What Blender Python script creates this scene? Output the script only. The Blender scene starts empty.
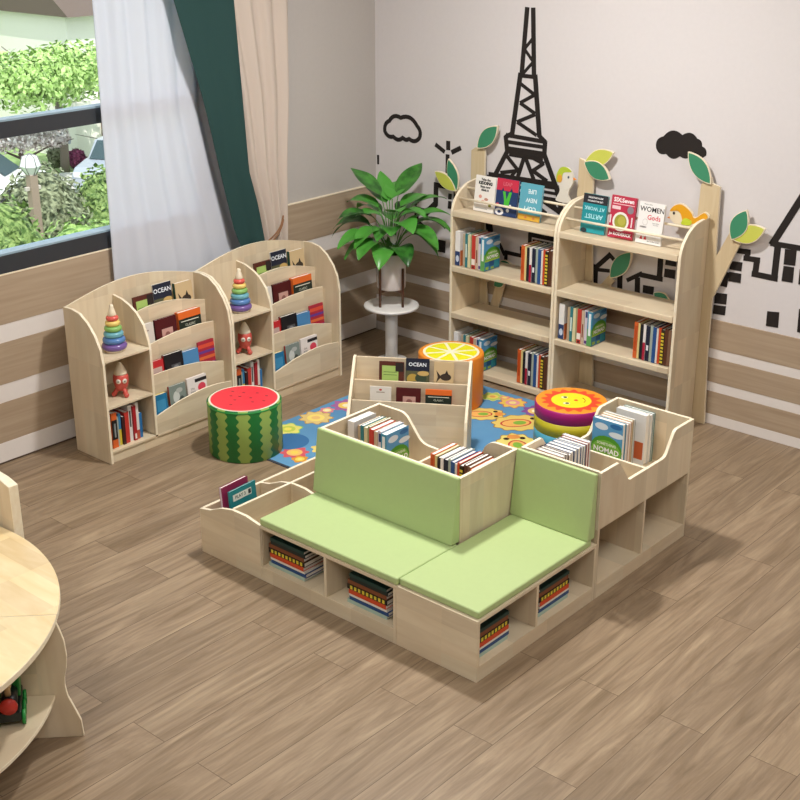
import bpy, bmesh, math, random
from mathutils import Vector, Matrix
random.seed(7)
PI = math.pi
C = bpy.context.scene.collection
rnd = random.random

# ---------------------------------------------------------------- materials
def lin(h):
    h = h.lstrip('#')
    out = []
    for i in (0, 2, 4):
        c = int(h[i:i+2], 16) / 255
        out.append(c/12.92 if c <= .04045 else ((c+.055)/1.055)**2.4)
    return (*out, 1)
_m = {}
def mat(h, rough=.55, spec=.4, name=None):
    k = (h, rough, spec)
    if k in _m: return _m[k]
    m = bpy.data.materials.new(name or 'paint_'+h.strip('#'))
    m.use_nodes = True
    nt = m.node_tree; b = nt.nodes['Principled BSDF']
    b.inputs['Roughness'].default_value = rough
    b.inputs['Specular IOR Level'].default_value = spec
    # faint procedural mottling of the colour itself
    tc = nt.nodes.new('ShaderNodeTexCoord'); no = nt.nodes.new('ShaderNodeTexNoise')
    no.inputs['Scale'].default_value = 35
    nt.links.new(tc.outputs['Object'], no.inputs['Vector'])
    mx = nt.nodes.new('ShaderNodeMix'); mx.data_type = 'RGBA'
    c = lin(h)
    mx.inputs['A'].default_value = (c[0]*.97, c[1]*.97, c[2]*.97, 1)
    mx.inputs['B'].default_value = (min(1, c[0]*1.02), min(1, c[1]*1.02), min(1, c[2]*1.02), 1)
    nt.links.new(no.outputs['Fac'], mx.inputs['Factor'])
    nt.links.new(mx.outputs['Result'], b.inputs['Base Color'])
    _m[k] = m
    return m
def wood(name, c1, c2, scale, rough=.45, stave=None, amt=.5, spec=.35, bump=.0):
    m = bpy.data.materials.new(name); m.use_nodes = True
    nt = m.node_tree; b = nt.nodes['Principled BSDF']; N = nt.nodes.new; L = nt.links.new
    b.inputs['Roughness'].default_value = rough; b.inputs['Specular IOR Level'].default_value = spec
    tc = N('ShaderNodeTexCoord'); mp = N('ShaderNodeMapping'); mp.inputs['Scale'].default_value = scale
    L(tc.outputs['Object'], mp.inputs['Vector'])
    no = N('ShaderNodeTexNoise'); no.inputs['Scale'].default_value = 1; no.inputs['Detail'].default_value = 5
    no.inputs['Distortion'].default_value = .6
    L(mp.outputs['Vector'], no.inputs['Vector'])
    cr = N('ShaderNodeValToRGB')
    cr.color_ramp.elements[0].position = .3; cr.color_ramp.elements[0].color = lin(c1)
    cr.color_ramp.elements[1].position = .7; cr.color_ramp.elements[1].color = lin(c2)
    L(no.outputs['Fac'], cr.inputs['Fac'])
    src = cr.outputs['Color']
    if stave:
        m2 = N('ShaderNodeMapping'); m2.inputs['Scale'].default_value = stave
        L(tc.outputs['Object'], m2.inputs['Vector'])
        sn = N('ShaderNodeVectorMath'); sn.operation = 'FLOOR'; L(m2.outputs['Vector'], sn.inputs[0])
        wn = N('ShaderNodeTexWhiteNoise'); wn.noise_dimensions = '3D'; L(sn.outputs['Vector'], wn.inputs['Vector'])
        mx = N('ShaderNodeMix'); mx.data_type = 'RGBA'; mx.blend_type = 'MULTIPLY'; mx.inputs['Factor'].default_value = 1
        rr = N('ShaderNodeMapRange'); rr.inputs['To Min'].default_value = 1-amt*.3; rr.inputs['To Max'].default_value = 1+amt*.06
        L(wn.outputs['Value'], rr.inputs['Value'])
        L(src, mx.inputs['A']); L(rr.outputs['Result'], mx.inputs['B'])
        ti = N('ShaderNodeMix'); ti.data_type = 'RGBA'; ti.blend_type = 'MULTIPLY'; ti.inputs['Factor'].default_value = 1
        c3 = N('ShaderNodeValToRGB'); c3.color_ramp.elements[0].color = (1, .955, .92, 1); c3.color_ramp.elements[1].color = (1, 1.0, .99, 1)
        sx = N('ShaderNodeSeparateColor'); L(wn.outputs['Color'], sx.inputs[0]); L(sx.outputs[1], c3.inputs['Fac'])
        L(mx.outputs['Result'], ti.inputs['A']); L(c3.outputs['Color'], ti.inputs['B'])
        src = ti.outputs['Result']
    L(src, b.inputs['Base Color'])
    return m
BV = wood('birch_ply_upright', '#D7C6A9', '#E2D4B9', (16, 16, 2.2), stave=(9.0, 9.0, 3.1), amt=.45)
BH = wood('birch_ply_flat', '#D7C6A9', '#E2D4B9', (3, 3, 22), stave=(3.6, 3.6, 13.0), amt=.42)
BT = wood('birch_table', '#E2C795', '#EFD9AF', (4, 16, 16), stave=(3.0, 9.0, .1), amt=.5, rough=.35)
BE = wood('birch_cut_edge', '#EADBBE', '#F2E7CF', (30, 30, 30), rough=.5)
WP = wood('wainscot_board', '#A48F78', '#B39F87', (1.5, 1.5, 34), rough=.5, amt=.2)
TR = wood('tree_board', '#C9B38E', '#D6C4A2', (20, 20, 2.0), rough=.5)
DW = wood('walnut_stand', '#4A2F1E', '#6B4730', (30, 30, 4), rough=.4)

def floor_mat():
    m = bpy.data.materials.new('oak_plank_floor'); m.use_nodes = True
    nt = m.node_tree; b = nt.nodes['Principled BSDF']; N = nt.nodes.new; L = nt.links.new
    b.inputs['Roughness'].default_value = .42; b.inputs['Specular IOR Level'].default_value = .35
    tc = N('ShaderNodeTexCoord')
    sp = N('ShaderNodeSeparateXYZ'); L(tc.outputs['Object'], sp.inputs[0])
    cb = N('ShaderNodeCombineXYZ')
    L(sp.outputs['Y'], cb.inputs['X']); L(sp.outputs['X'], cb.inputs['Y'])
    br = N('ShaderNodeTexBrick'); br.offset = .42; br.offset_frequency = 2
    br.inputs['Scale'].default_value = 1; br.inputs['Brick Width'].default_value = 1.55
    br.inputs['Row Height'].default_value = .2125; br.inputs['Mortar Size'].default_value = .0016
    br.inputs['Mortar Smooth'].default_value = .2; br.inputs['Bias'].default_value = 0
    br.inputs['Color1'].default_value = (.0, .0, .0, 1); br.inputs['Color2'].default_value = (1, 1, 1, 1)
    br.inputs['Mortar'].default_value = (.5, .5, .5, 1)
    L(cb.outputs[0], br.inputs['Vector'])
    # grain, shifted per plank
    off = N('ShaderNodeVectorMath'); off.operation = 'MULTIPLY_ADD'
    L(br.outputs['Color'], off.inputs[0]); off.inputs[1].default_value = (7, 13, 5); L(tc.outputs['Object'], off.inputs[2])
    mp = N('ShaderNodeMapping'); mp.inputs['Scale'].default_value = (8, .8, 1); L(off.outputs[0], mp.inputs['Vector'])
    no = N('ShaderNodeTexNoise'); no.inputs['Scale'].default_value = 1; no.inputs['Detail'].default_value = 6
    no.inputs['Distortion'].default_value = 2.2; no.inputs['Roughness'].default_value = .62
    L(mp.outputs[0], no.inputs['Vector'])
    mp2 = N('ShaderNodeMapping'); mp2.inputs['Scale'].default_value = (70, 3.5, 1); L(off.outputs[0], mp2.inputs['Vector'])
    n2 = N('ShaderNodeTexNoise'); n2.inputs['Scale'].default_value = 1; n2.inputs['Detail'].default_value = 4
    L(mp2.outputs[0], n2.inputs['Vector'])
    cr = N('ShaderNodeValToRGB'); e = cr.color_ramp.elements
    e[0].position = .28; e[0].color = lin('#7A664E'); e[1].position = .72; e[1].color = lin('#A89378')
    k = e.new(.5); k.color = lin('#927D65')
    L(no.outputs['Fac'], cr.inputs['Fac'])
    mx = N('ShaderNodeMix'); mx.data_type = 'RGBA'; mx.blend_type = 'MULTIPLY'; mx.inputs['Factor'].default_value = 1
    rr = N('ShaderNodeMapRange'); rr.inputs['From Min'].default_value = .3; rr.inputs['From Max'].default_value = .7
    rr.inputs['To Min'].default_value = .86; rr.inputs['To Max'].default_value = 1.08
    L(n2.outputs['Fac'], rr.inputs['Value']); L(cr.outputs['Color'], mx.inputs['A']); L(rr.outputs[0], mx.inputs['B'])
    m3 = N('ShaderNodeMix'); m3.data_type = 'RGBA'; m3.blend_type = 'MULTIPLY'; m3.inputs['Factor'].default_value = 1
    r3 = N('ShaderNodeMapRange'); r3.inputs['To Min'].default_value = .91; r3.inputs['To Max'].default_value = 1.06
    L(br.outputs['Color'], r3.inputs['Value']); L(mx.outputs['Result'], m3.inputs['A']); L(r3.outputs[0], m3.inputs['B'])
    m4 = N('ShaderNodeMix'); m4.data_type = 'RGBA'; L(br.outputs['Fac'], m4.inputs['Factor'])
    L(m3.outputs['Result'], m4.inputs['A']); m4.inputs['B'].default_value = lin('#5F4C3A')
    L(m4.outputs['Result'], b.inputs['Base Color'])
    return m
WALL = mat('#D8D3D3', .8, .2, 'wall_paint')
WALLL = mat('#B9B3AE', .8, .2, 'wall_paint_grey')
WHT = mat('#E4DDD8', .5, .3, 'white_strip')
CEIL = mat('#EFEDEA', .8, .2, 'ceiling_paint')
BLK = mat('#2A2523', .6, .2, 'wall_sticker_black')
FRM = mat('#33363B', .35, .5, 'window_frame_dark')
FRH = mat('#8FA6B4', .3, .5, 'window_frame_highlight')  # pale blue stands in for the highlight on the frame edges
VIN = mat('#B1C489', .5, .3, 'green_vinyl')
PAG = mat('#EDE8E0', .8, .1, 'book_pages')

# ---------------------------------------------------------------- mesh builder
class MB:
    def __init__(s): s.v = []; s.f = []; s.m = []; s.sm = []
    def add(s, vs, fs, mi=0, smooth=False):
        o = len(s.v); s.v += [tuple(v) for v in vs]
        for f in fs: s.f.append(tuple(i+o for i in f)); s.m.append(mi); s.sm.append(smooth)
    def box(s, x0, x1, y0, y1, z0, z1, mi=0, M=None):
        vs = [Vector((x, y, z)) for x in (x0, x1) for y in (y0, y1) for z in (z0, z1)]
        if M: vs = [M @ v for v in vs]
        s.add(vs, [(0,1,3,2),(4,6,7,5),(0,4,5,1),(2,3,7,6),(0,2,6,4),(1,5,7,3)], mi); return s
    def prism(s, pts, ax, a0, a1, mi=0, rim=None, M=None, capsmooth=False):
        """extrude 2-D outline pts along axis ax; pts are in the two other axes in order (x,y,z minus ax)"""
        def P(p, a):
            q = list(p); q.insert(ax, a); q = Vector(q); return M @ q if M else q
        n = len(pts); area = sum(pts[i][0]*pts[(i+1) % n][1]-pts[(i+1) % n][0]*pts[i][1] for i in range(n))
        if area < 0: pts = pts[::-1]
        lo = [P(p, a0) for p in pts]; hi = [P(p, a1) for p in pts]
        flip = ax == 1
        top = tuple(range(n, 2*n)); bot = tuple(range(n))[::-1]
        if flip: top = top[::-1]; bot = bot[::-1]
        sg = 1 if a1 > a0 else -1
        if sg < 0: top = top[::-1]; bot = bot[::-1]
        o = len(s.v); s.v += [tuple(v) for v in lo+hi]
        for f in (top, bot): s.f.append(tuple(i+o for i in f)); s.m.append(mi); s.sm.append(False)
        for i in range(n):
            j = (i+1) % n; f = (i, j, j+n, i+n)
            if flip != (sg < 0): f = f[::-1]
            s.f.append(tuple(k+o for k in f)); s.m.append(mi if rim is None else rim); s.sm.append(False)
        return s
    def lathe(s, prof, c=(0,0,0), n=32, mi=0, smooth=True):
        vs = []; fs = []
        for r, z in prof:
            for k in range(n):
                a = 2*PI*k/n; vs.append((c[0]+r*math.cos(a), c[1]+r*math.sin(a), c[2]+z))
        for i in range(len(prof)-1):
            for k in range(n):
                k2 = (k+1) % n; fs.append((i*n+k, i*n+k2, (i+1)*n+k2, (i+1)*n+k))
        if prof[0][0] > 1e-5: fs.append(tuple(range(n))[::-1])
        if prof[-1][0] > 1e-5: fs.append(tuple(range((len(prof)-1)*n, len(prof)*n)))
        s.add(vs, fs, mi, smooth); return s
    def tube(s, pts, r, n=8, mi=0, smooth=True):
        pts = [Vector(p) for p in pts]; rs = r if isinstance(r, (list, tuple)) else [r]*len(pts)
        vs = []; fs = []
        for i, p in enumerate(pts):
            t = (pts[min(i+1, len(pts)-1)]-pts[max(i-1, 0)]).normalized()
            u = t.cross(Vector((0, 0, 1)) if abs(t.z) < .9 else Vector((1, 0, 0))).normalized(); w = t.cross(u)
            for k in range(n):
                a = 2*PI*k/n; vs.append(p+(u*math.cos(a)+w*math.sin(a))*rs[i])
        for i in range(len(pts)-1):
            for k in range(n):
                k2 = (k+1) % n; fs.append((i*n+k, (i+1)*n+k, (i+1)*n+k2, i*n+k2))
        fs.append(tuple(range(n))); fs.append(tuple(range((len(pts)-1)*n, len(pts)*n))[::-1])
        s.add(vs, fs, mi, smooth); return s
    def sphere(s, c, r, n=16, m=10, mi=0, sc=(1,1,1)):
        vs = [(c[0], c[1], c[2]-r*sc[2])]; fs = []
        for i in range(1, m):
            a = -PI/2+PI*i/m
            for k in range(n):
                b = 2*PI*k/n
                vs.append((c[0]+r*sc[0]*math.cos(a)*math.cos(b), c[1]+r*sc[1]*math.cos(a)*math.sin(b), c[2]+r*sc[2]*math.sin(a)))
        vs.append((c[0], c[1], c[2]+r*sc[2])); L = len(vs)-1
        for k in range(n): fs.append((0, 1+(k+1) % n, 1+k)); fs.append((L, 1+(m-2)*n+k, 1+(m-2)*n+(k+1) % n))
        for i in range(m-2):
            for k in range(n):
                k2 = (k+1) % n; fs.append((1+i*n+k, 1+i*n+k2, 1+(i+1)*n+k2, 1+(i+1)*n+k))
        s.add(vs, fs, mi, True); return s
    def build(s, name, mats, parent=None, bevel=0, org=None, cutsm=True):
        o = org if org is not None else ((0, 0, 0))
        me = bpy.data.meshes.new(name)
        me.from_pydata([(v[0]-o[0], v[1]-o[1], v[2]-o[2]) for v in s.v], [], s.f)
        for m in (mats if isinstance(mats, (list, tuple)) else [mats]): me.materials.append(m)
        me.polygons.foreach_set('material_index', s.m); me.polygons.foreach_set('use_smooth', s.sm)
        me.update()
        ob = bpy.data.objects.new(name, me); C.objects.link(ob)
        if parent is not None: ob.parent = parent
        if bevel:
            b = ob.modifiers.new('bevel', 'BEVEL'); b.width = bevel; b.segments = 2; b.limit_method = 'ANGLE'; b.angle_limit = math.radians(40)
        return ob
def tag(o, label=None, cat=None, group=None, kind=None):
    if label: o['label'] = label
    if cat: o['category'] = cat
    if group: o['group'] = group
    if kind: o['kind'] = kind
    return o
def thing(name, loc, label, cat, group=None, rz=0):
    e = bpy.data.objects.new(name, None); C.objects.link(e); e.empty_display_size = .05
    e.location = loc; e.rotation_euler = (0, 0, rz); return tag(e, label, cat, group)
def struct(mb, name, mats, label=None, bevel=0):
    return tag(mb.build(name, mats, None, bevel), label, None, None, 'structure')
def dup(root, loc, label=None, group=None, rz=None):
    r = root.copy(); C.objects.link(r); r.location = loc
    if rz is not None: r.rotation_euler = (0, 0, rz)
    if label: r['label'] = label
    if group: r['group'] = group
    for ch in list(root.children):
        c = ch.copy(); C.objects.link(c); c.parent = r
        for g in list(ch.children):
            d = g.copy(); C.objects.link(d); d.parent = c
    return r
def text_into(mb, s, size, M, mi=0, align='CENTER', bold=0.0, sx=1.0):
    cu = bpy.data.curves.new('t', 'FONT'); cu.body = s; cu.size = size; cu.align_x = align; cu.align_y = 'CENTER'
    cu.offset = bold; cu.resolution_u = 2; cu.space_line = .8
    ob = bpy.data.objects.new('t', cu); C.objects.link(ob)
    dg = bpy.context.evaluated_depsgraph_get()
    me = bpy.data.meshes.new_from_object(ob.evaluated_get(dg))
    mb.add([M @ Vector((v.co.x*sx, v.co.y, 0)) for v in me.vertices], [tuple(p.vertices) for p in me.polygons], mi)
    bpy.data.objects.remove(ob); bpy.data.curves.remove(cu); bpy.data.meshes.remove(me)
def ORD(i): return ['first', 'second', 'third', 'fourth', 'fifth', 'sixth', 'seventh', 'eighth', 'ninth', 'tenth', 'eleventh', 'twelfth', 'thirteenth', 'fourteenth', 'fifteenth', 'sixteenth'][i]
def interp(tab, x):
    if x <= tab[0][0]: return tab[0][1]
    for (a, b), (c, d) in zip(tab, tab[1:]):
        if x <= c: return b+(d-b)*(x-a)/(c-a)
    return tab[-1][1]
def arc(p0, p1, p2, n=10):
    out = []
    for i in range(n+1):
        t = i/n; out.append(tuple((1-t)**2*a+2*t*(1-t)*b+t*t*c for a, b, c in zip(p0, p1, p2)))
    return out

# ---------------------------------------------------------------- the room
RX, RY, CZ = 8.6, -9.6, 3.95
struct(MB().box(-.25, RX+.1, RY-.1, .1, -.1, 0), 'floor', floor_mat(), 'warm oak plank floor')
struct(MB().box(-.25, RX+.1, RY-.1, .1, CZ, CZ+.1), 'ceiling', CEIL)
struct(MB().box(0, RX, 0, .1, 0, CZ), 'wall_back', WALL, 'pale wall with black city drawing')
WY0, WY1, WZ0, WZ1 = -7.2, -1.75, 1.206, 3.3
w = MB(); w.box(-.22, 0, RY, 0, 0, WZ0); w.box(-.22, 0, RY, 0, WZ1, CZ); w.box(-.22, 0, WY1, 0, WZ0, WZ1); w.box(-.22, 0, RY, WY0, WZ0, WZ1)
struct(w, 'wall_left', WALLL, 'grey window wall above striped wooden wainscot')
struct(MB().box(RX, RX+.1, RY, 0, 0, CZ), 'wall_right', WALL)
struct(MB().box(0, RX, RY-.1, RY, 0, CZ), 'wall_front', WALL)
# wainscot boards: real boards on the walls
k = 0
def trim(x0, x1, y0, y1, z0, z1, m):
    global k; k += 1
    struct(MB().box(x0, x1, y0, y1, z0, z1), 'trim_%d' % k, m, bevel=.0015)
for z0, z1, m in ((.142, .40, WP), (.40, .518, WHT), (.518, .78, WP), (.78, .895, WHT), (.895, 1.196, WP)):
    trim(.0, .012 if m is WP else .009, RY+.02, -.014, z0, z1, m)
trim(0, .016, RY+.02, -.014, 1.196, 1.206, BE)
for z0, z1, m in ((.0705, .231, WP), (.231, .298, WHT), (.298, .4645, WP), (.4645, .53, WHT), (.53, .729, WP)):
    trim(.0, RX-.01, -.012 if m is WP else -.009, 0, z0, z1, m)
struct(MB().box(0, .012, RY+.02, -.02, .014, .142), 'baseboard_left', WHT, bevel=.002)
struct(MB().box(0, .004, RY+.02, -.02, 0, .014), 'baseboard_shade_left', mat('#6A5A4C', .8))  # dark strip, colours in the shade below the baseboard
struct(MB().box(.012, RX-.01, -.012, 0, 0, .0705), 'baseboard_back', WHT, bevel=.002)
# window
wf = MB()
wf.box(-.10, .012, WY0, WY1, WZ0, 1.315); wf.box(-.10, .0, WY0, WY1, 2.0, 2.095)
wf.box(-.10, .0, WY0, WY1, WZ1-.08, WZ1); wf.box(-.10, 0, WY1-.08, WY1, 1.315, WZ1-.08); wf.box(-.10, 0, WY0, WY0+.08, 1.315, WZ1-.08)
wf.box(-.10, 0, -5.2, -5.1, 1.315, WZ1-.08)
win = struct(wf, 'window_1', FRM, 'dark framed window with horizontal transom bar')
bd = MB(); bd.box(-.08, .013, WY0+.08, WY1-.08, 1.315, 1.327); bd.box(-.08, .001, WY0+.08, WY1-.08, 2.095, 2.107)  # thin strips carrying the painted edge highlight
o = bd.build('frame_highlight', FRH, win)
def glass_mat():
    m = bpy.data.materials.new('window_glass'); m.use_nodes = True; nt = m.node_tree; nt.nodes.clear(); N = nt.nodes.new
    t = N('ShaderNodeBsdfTransparent'); t.inputs[0].default_value = (.95, .97, .97, 1); g = N('ShaderNodeBsdfGlossy'); g.inputs['Roughness'].default_value = .02
    fr = N('ShaderNodeFresnel'); fr.inputs[0].default_value = 1.2
    mx = N('ShaderNodeMixShader'); ou = N('ShaderNodeOutputMaterial')
    nt.links.new(fr.outputs[0], mx.inputs[0]); nt.links.new(t.outputs[0], mx.inputs[1]); nt.links.new(g.outputs[0], mx.inputs[2]); nt.links.new(mx.outputs[0], ou.inputs[0]); return m
GL = glass_mat()
g = MB(); g.box(-.052, -.046, WY0+.08, WY1-.08, 1.315, 2.0); g.build('lower_pane', GL, win)
g = MB(); g.box(-.052, -.046, WY0+.08, WY1-.08, 2.107, WZ1-.08); g.build('upper_pane', GL, win)

# ---------------------------------------------------------------- curtains
def cloth_mat(name, h, trans=0, see=0):
    m = bpy.data.materials.new(name); m.use_nodes = True; nt = m.node_tree; N = nt.nodes.new; L = nt.links.new
    b = nt.nodes['Principled BSDF']; b.inputs['Base Color'].default_value = lin(h); b.inputs['Roughness'].default_value = .85
    b.inputs['Specular IOR Level'].default_value = .15
    tc = N('ShaderNodeTexCoord'); no = N('ShaderNodeTexNoise'); no.inputs['Scale'].default_value = 180; L(tc.outputs['Object'], no.inputs['Vector'])
    bp = N('ShaderNodeBump'); bp.inputs['Strength'].default_value = .1; L(no.outputs['Fac'], bp.inputs['Height']); L(bp.outputs[0], b.inputs['Normal'])
    ou = [n for n in nt.nodes if n.type == 'OUTPUT_MATERIAL'][0]; src = b.outputs[0]
    if trans:
        t = N('ShaderNodeBsdfTranslucent'); t.inputs[0].default_value = lin(h); mx = N('ShaderNodeMixShader'); mx.inputs[0].default_value = trans
        L(src, mx.inputs[1]); L(t.outputs[0], mx.inputs[2]); src = mx.outputs[0]
    if see:
        t = N('ShaderNodeBsdfTransparent'); mx = N('ShaderNodeMixShader'); mx.inputs[0].default_value = see
        L(src, mx.inputs[1]); L(t.outputs[0], mx.inputs[2]); src = mx.outputs[0]
    L(src, ou.inputs[0]); return m
def curtain(name, m, left, right, xc, amp, folds, z1, label, cat, phase=0., z0=.01, skew=0.0, irr=.6):
    nz, ny = 46, 150; vs = []; fs = []
    for i in range(nz+1):
        z = z0+(z1-z0)*i/nz; a = interp(left, z); b = interp(right, z)
        for j in range(ny+1):
            t = j/ny; y = a+(b-a)*t
            f = math.sin(2*PI*folds*t+phase+irr*math.sin(5*t+phase)+skew*z)
            f = f*.9+.1*math.sin(2*PI*folds*2.3*t+phase*2)
            vs.append((xc+amp*f, y, z))
    for i in range(nz):
        for j in range(ny):
            p = i*(ny+1)+j; fs.append((p, p+1, p+ny+2, p+ny+1))
    mb = MB(); mb.add(vs, fs, 0, True)
    o = mb.build(name, m, None); s = o.modifiers.new('cloth', 'SOLIDIFY'); s.thickness = .0025; s.offset = 0
    return tag(o, label, cat)
curtain('sheer_curtain', cloth_mat('white_sheer', '#E9ECF4', .38, .03), [(0, -2.595), (3.4, -2.565)], [(0, -1.40), (1, -1.43), (1.6, -1.62), (2, -1.72), (3.3, -1.74)], .036, .017, 5.0, 3.35,
        'white sheer curtain hanging over the window behind the left book rack', 'curtain', .4)
curtain('green_curtain', cloth_mat('green_velvet', '#2B4644'), [(0, -1.56), (.9, -1.55), (1.03, -1.575), (1.16, -1.632), (1.66, -1.751), (1.87, -1.797), (2.09, -1.85), (3.4, -2.25)],
        [(0, -1.30), (.9, -1.33), (1.05, -1.352), (1.3, -1.40), (1.55, -1.47), (2.05, -1.50), (3.4, -1.58)], .145, .016, 1.1, 3.36,
        'dark green velvet curtain swept aside over white sheer curtain', 'curtain', 1.9, irr=.2)
curtain('beige_curtain', cloth_mat('beige_linen', '#C6B8AC'), [(0, -1.36), (.9, -1.33), (1.02, -1.33), (1.2, -1.37), (1.47, -1.46), (2.05, -1.56), (3.4, -1.9)],
        [(0, -1.06), (.96, -1.073), (1.23, -1.061), (1.55, -1.046), (2.0, -1.006), (3.4, -.97)], .096, .020, 4.6, 3.37,
        'beige linen curtain tied back with a brown cord beside the grey wall', 'curtain', .3)
tb = MB()
for dz in (0, -.022):
    tb.tube(arc((.02, -1.035, 1.245+dz), (.16, -1.13, 1.08+dz*1.3), (.172, -1.36, 1.025+dz), 12), .006, 6)
tb.tube([(.172, -1.36, 1.03), (.176, -1.42, 1.005), (.172, -1.50, 1.0)], .006, 6)
tag(tb.build('curtain_tieback', mat('#8A6244', .6)), 'brown cord tieback looped around the green and beige curtains', 'tieback')

# ---------------------------------------------------------------- wall drawing (stickers on the back wall)
def stroke(mb, segs, y=-.0022):
    for (a, b, w) in segs:
        y -= .00004
        a = Vector(a); b = Vector(b); w *= 1.4; d = (b-a).normalized(); n = Vector((-d.y, d.x))*w/2; e = d*w*.18
        mb.prism([tuple(a-e+n), tuple(a-e-n), tuple(b+e-n), tuple(b+e+n)], 1, y, -.0002)
def quads(mb, L, y=-.0022):
    for q in L: mb.prism(list(q), 1, y, -.0002)
def decal(name, segs, wins, label, cat, y=-.0022):
    mb = MB(); stroke(mb, segs, y); quads(mb, wins, y-.0018); return tag(mb.build(name, BLK), label, cat)
tower = [((1.358,2.16),(1.303,1.738),.028),((1.482,2.16),(1.537,1.755),.028),((1.366,1.961),(1.49,1.905),.019),((1.491,1.895),(1.345,1.83),.019),((1.346,1.827),(1.51,1.757),.019),((1.366,1.965),(1.485,2.03),.018),((1.485,2.03),(1.37,2.09),.018),
 ((1.368,2.16),(1.395,2.6),.026),((1.472,2.16),(1.445,2.6),.026),((1.37,2.15),(1.47,2.15),.02),((1.375,2.16),(1.462,2.25),.016),((1.462,2.25),(1.385,2.33),.016),((1.385,2.33),(1.455,2.41),.016),
 ((1.255,1.727),(1.584,1.719),.021),((1.26,1.68),(1.59,1.681),.019),((1.261,1.632),(1.589,1.633),.025),((1.303,1.743),(1.248,1.713),.023),((1.248,1.715),(1.265,1.611),.026),((1.265,1.611),(1.168,1.436),.026),((1.537,1.755),(1.588,1.72),.023),((1.588,1.72),(1.586,1.631),.026),((1.586,1.631),(1.693,1.424),.027),
 ((1.114,1.417),(1.692,1.425),.038),((1.263,1.579),(1.36,1.495),.021),((1.215,1.453),(1.353,1.484),.019),((1.289,1.598),(1.57,1.598),.025),((1.418,1.599),(1.36,1.425),.023),((1.421,1.599),(1.509,1.435),.023),((1.459,1.604),(1.583,1.567),.021),((1.583,1.567),(1.49,1.502),.019),((1.49,1.507),(1.615,1.45),.021),((1.36,1.5),(1.31,1.44),.018),
 ((1.12,1.37),(1.71,1.37),.015),((1.11,1.325),(1.72,1.325),.02),((1.14,1.30),(1.70,1.30),.02),((1.60,1.306),(1.785,1.226),.029),((1.25,1.30),(1.13,1.22),.026),((1.11,1.41),(1.07,1.154),.03),((1.70,1.42),(1.80,1.10),.03),((1.10,1.2),(1.13,1.0),.043),((1.25,1.22),(1.45,1.30),.02),((1.45,1.30),(1.62,1.22),.02),((1.218,.934),(1.269,.852),.018)]
decal('tower_decal', tower, [], 'tall black lattice tower drawn on the wall above the left tree bookshelf', 'wall sticker')
cl = [(.081,1.651),(.089,1.68),(.143,1.703),(.166,1.734),(.211,1.748),(.257,1.738),(.324,1.735),(.384,1.73),(.421,1.695),(.458,1.655),(.444,1.608),(.4,1.591),(.34,1.59),(.279,1.591),(.226,1.576),(.181,1.588),(.142,1.612),(.096,1.618)]
def blob(pts, per=6):   # closed smooth curve (Catmull-Rom)
    n = len(pts); out = []
    for i in range(n):
        p0, p1, p2, p3 = (Vector(pts[(i+k-1) % n]) for k in range(4))
        for j in range(per):
            t = j/per; out.append(tuple(.5*((2*p1)+(-p0+p2)*t+(2*p0-5*p1+4*p2-p3)*t*t+(-p0+3*p1-3*p2+p3)*t**3)))
    return out
def scallop(cusps, k=.3, n=7):
    out = []; m = len(cusps); cx = sum(c[0] for c in cusps)/m; cy = sum(c[1] for c in cusps)/m
    for i in range(m):
        a = Vector(cusps[i]); b = Vector(cusps[(i+1) % m]); d = b-a; q = Vector((-d.y, d.x)); mid = (a+b)/2
        if q.dot(mid-Vector((cx, cy))) < 0: q = -q
        for j in range(n):
            t = j/n; out.append(tuple(a+d*t+q*k*4*t*(1-t)))
    return out
def ring2d(mb, pts, w, y0, y1):
    n = len(pts); inn = []; out = []
    for i in range(n):
        a = Vector(pts[i-1]); b = Vector(pts[(i+1) % n]); d = (b-a).normalized(); q = Vector((-d.y, d.x))*w/2; p = Vector(pts[i])
        inn.append(p-q); out.append(p+q)
    vs = []; fs = []
    for p in inn: vs.append((p.x, y0, p.y))
    for p in out: vs.append((p.x, y0, p.y))
    for p in inn: vs.append((p.x, y1, p.y))
    for p in out: vs.append((p.x, y1, p.y))
    for i in range(n):
        j = (i+1) % n; fs += [(i, j, n+j, n+i), (2*n+i, 3*n+i, 3*n+j, 2*n+j), (i, 2*n+i, 2*n+j, j), (n+i, n+j, 3*n+j, 3*n+i)]
    mb.add(vs, fs)
mb = MB(); ring2d(mb, scallop([cl[i] for i in (2, 5, 8, 10, 12, 13, 15, 17)], .2), .032, -.0022, -.0002)
tag(mb.build('cloud_outline_decal', BLK), 'outlined black cloud drawn on the wall near the corner', 'wall sticker')
cr = [(2.436,1.818),(2.466,1.854),(2.511,1.868),(2.554,1.905),(2.608,1.903),(2.646,1.892),(2.699,1.898),(2.754,1.881),(2.79,1.838),(2.83,1.819),(2.825,1.784),(2.783,1.766),(2.728,1.782),(2.674,1.776),(2.64,1.755),(2.586,1.748),(2.539,1.758),(2.509,1.787),(2.463,1.786)]
tag(MB().prism(scallop([cr[i] for i in (2, 5, 7, 8, 10, 12, 14, 16, 18)], .24), 1, -.0022, -.0002).build('cloud_decal', BLK), 'solid black cloud on the wall above the right tree bookshelf', 'wall sticker')
decal('street_lamp_decal', [((.605,1.577),(.686,1.537),.023),((.723,1.614),(.724,1.559),.027),((.761,1.542),(.838,1.581),.025),((.719,1.514),(.719,1.30),.025)], [], 'black street lamp with three light rays drawn above the plant', 'wall sticker')
decal('corner_bar_decal', [((.024,1.423),(.024,1.357),.014)], [], 'short black bar drawn on the wall in the corner', 'wall sticker')
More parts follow.
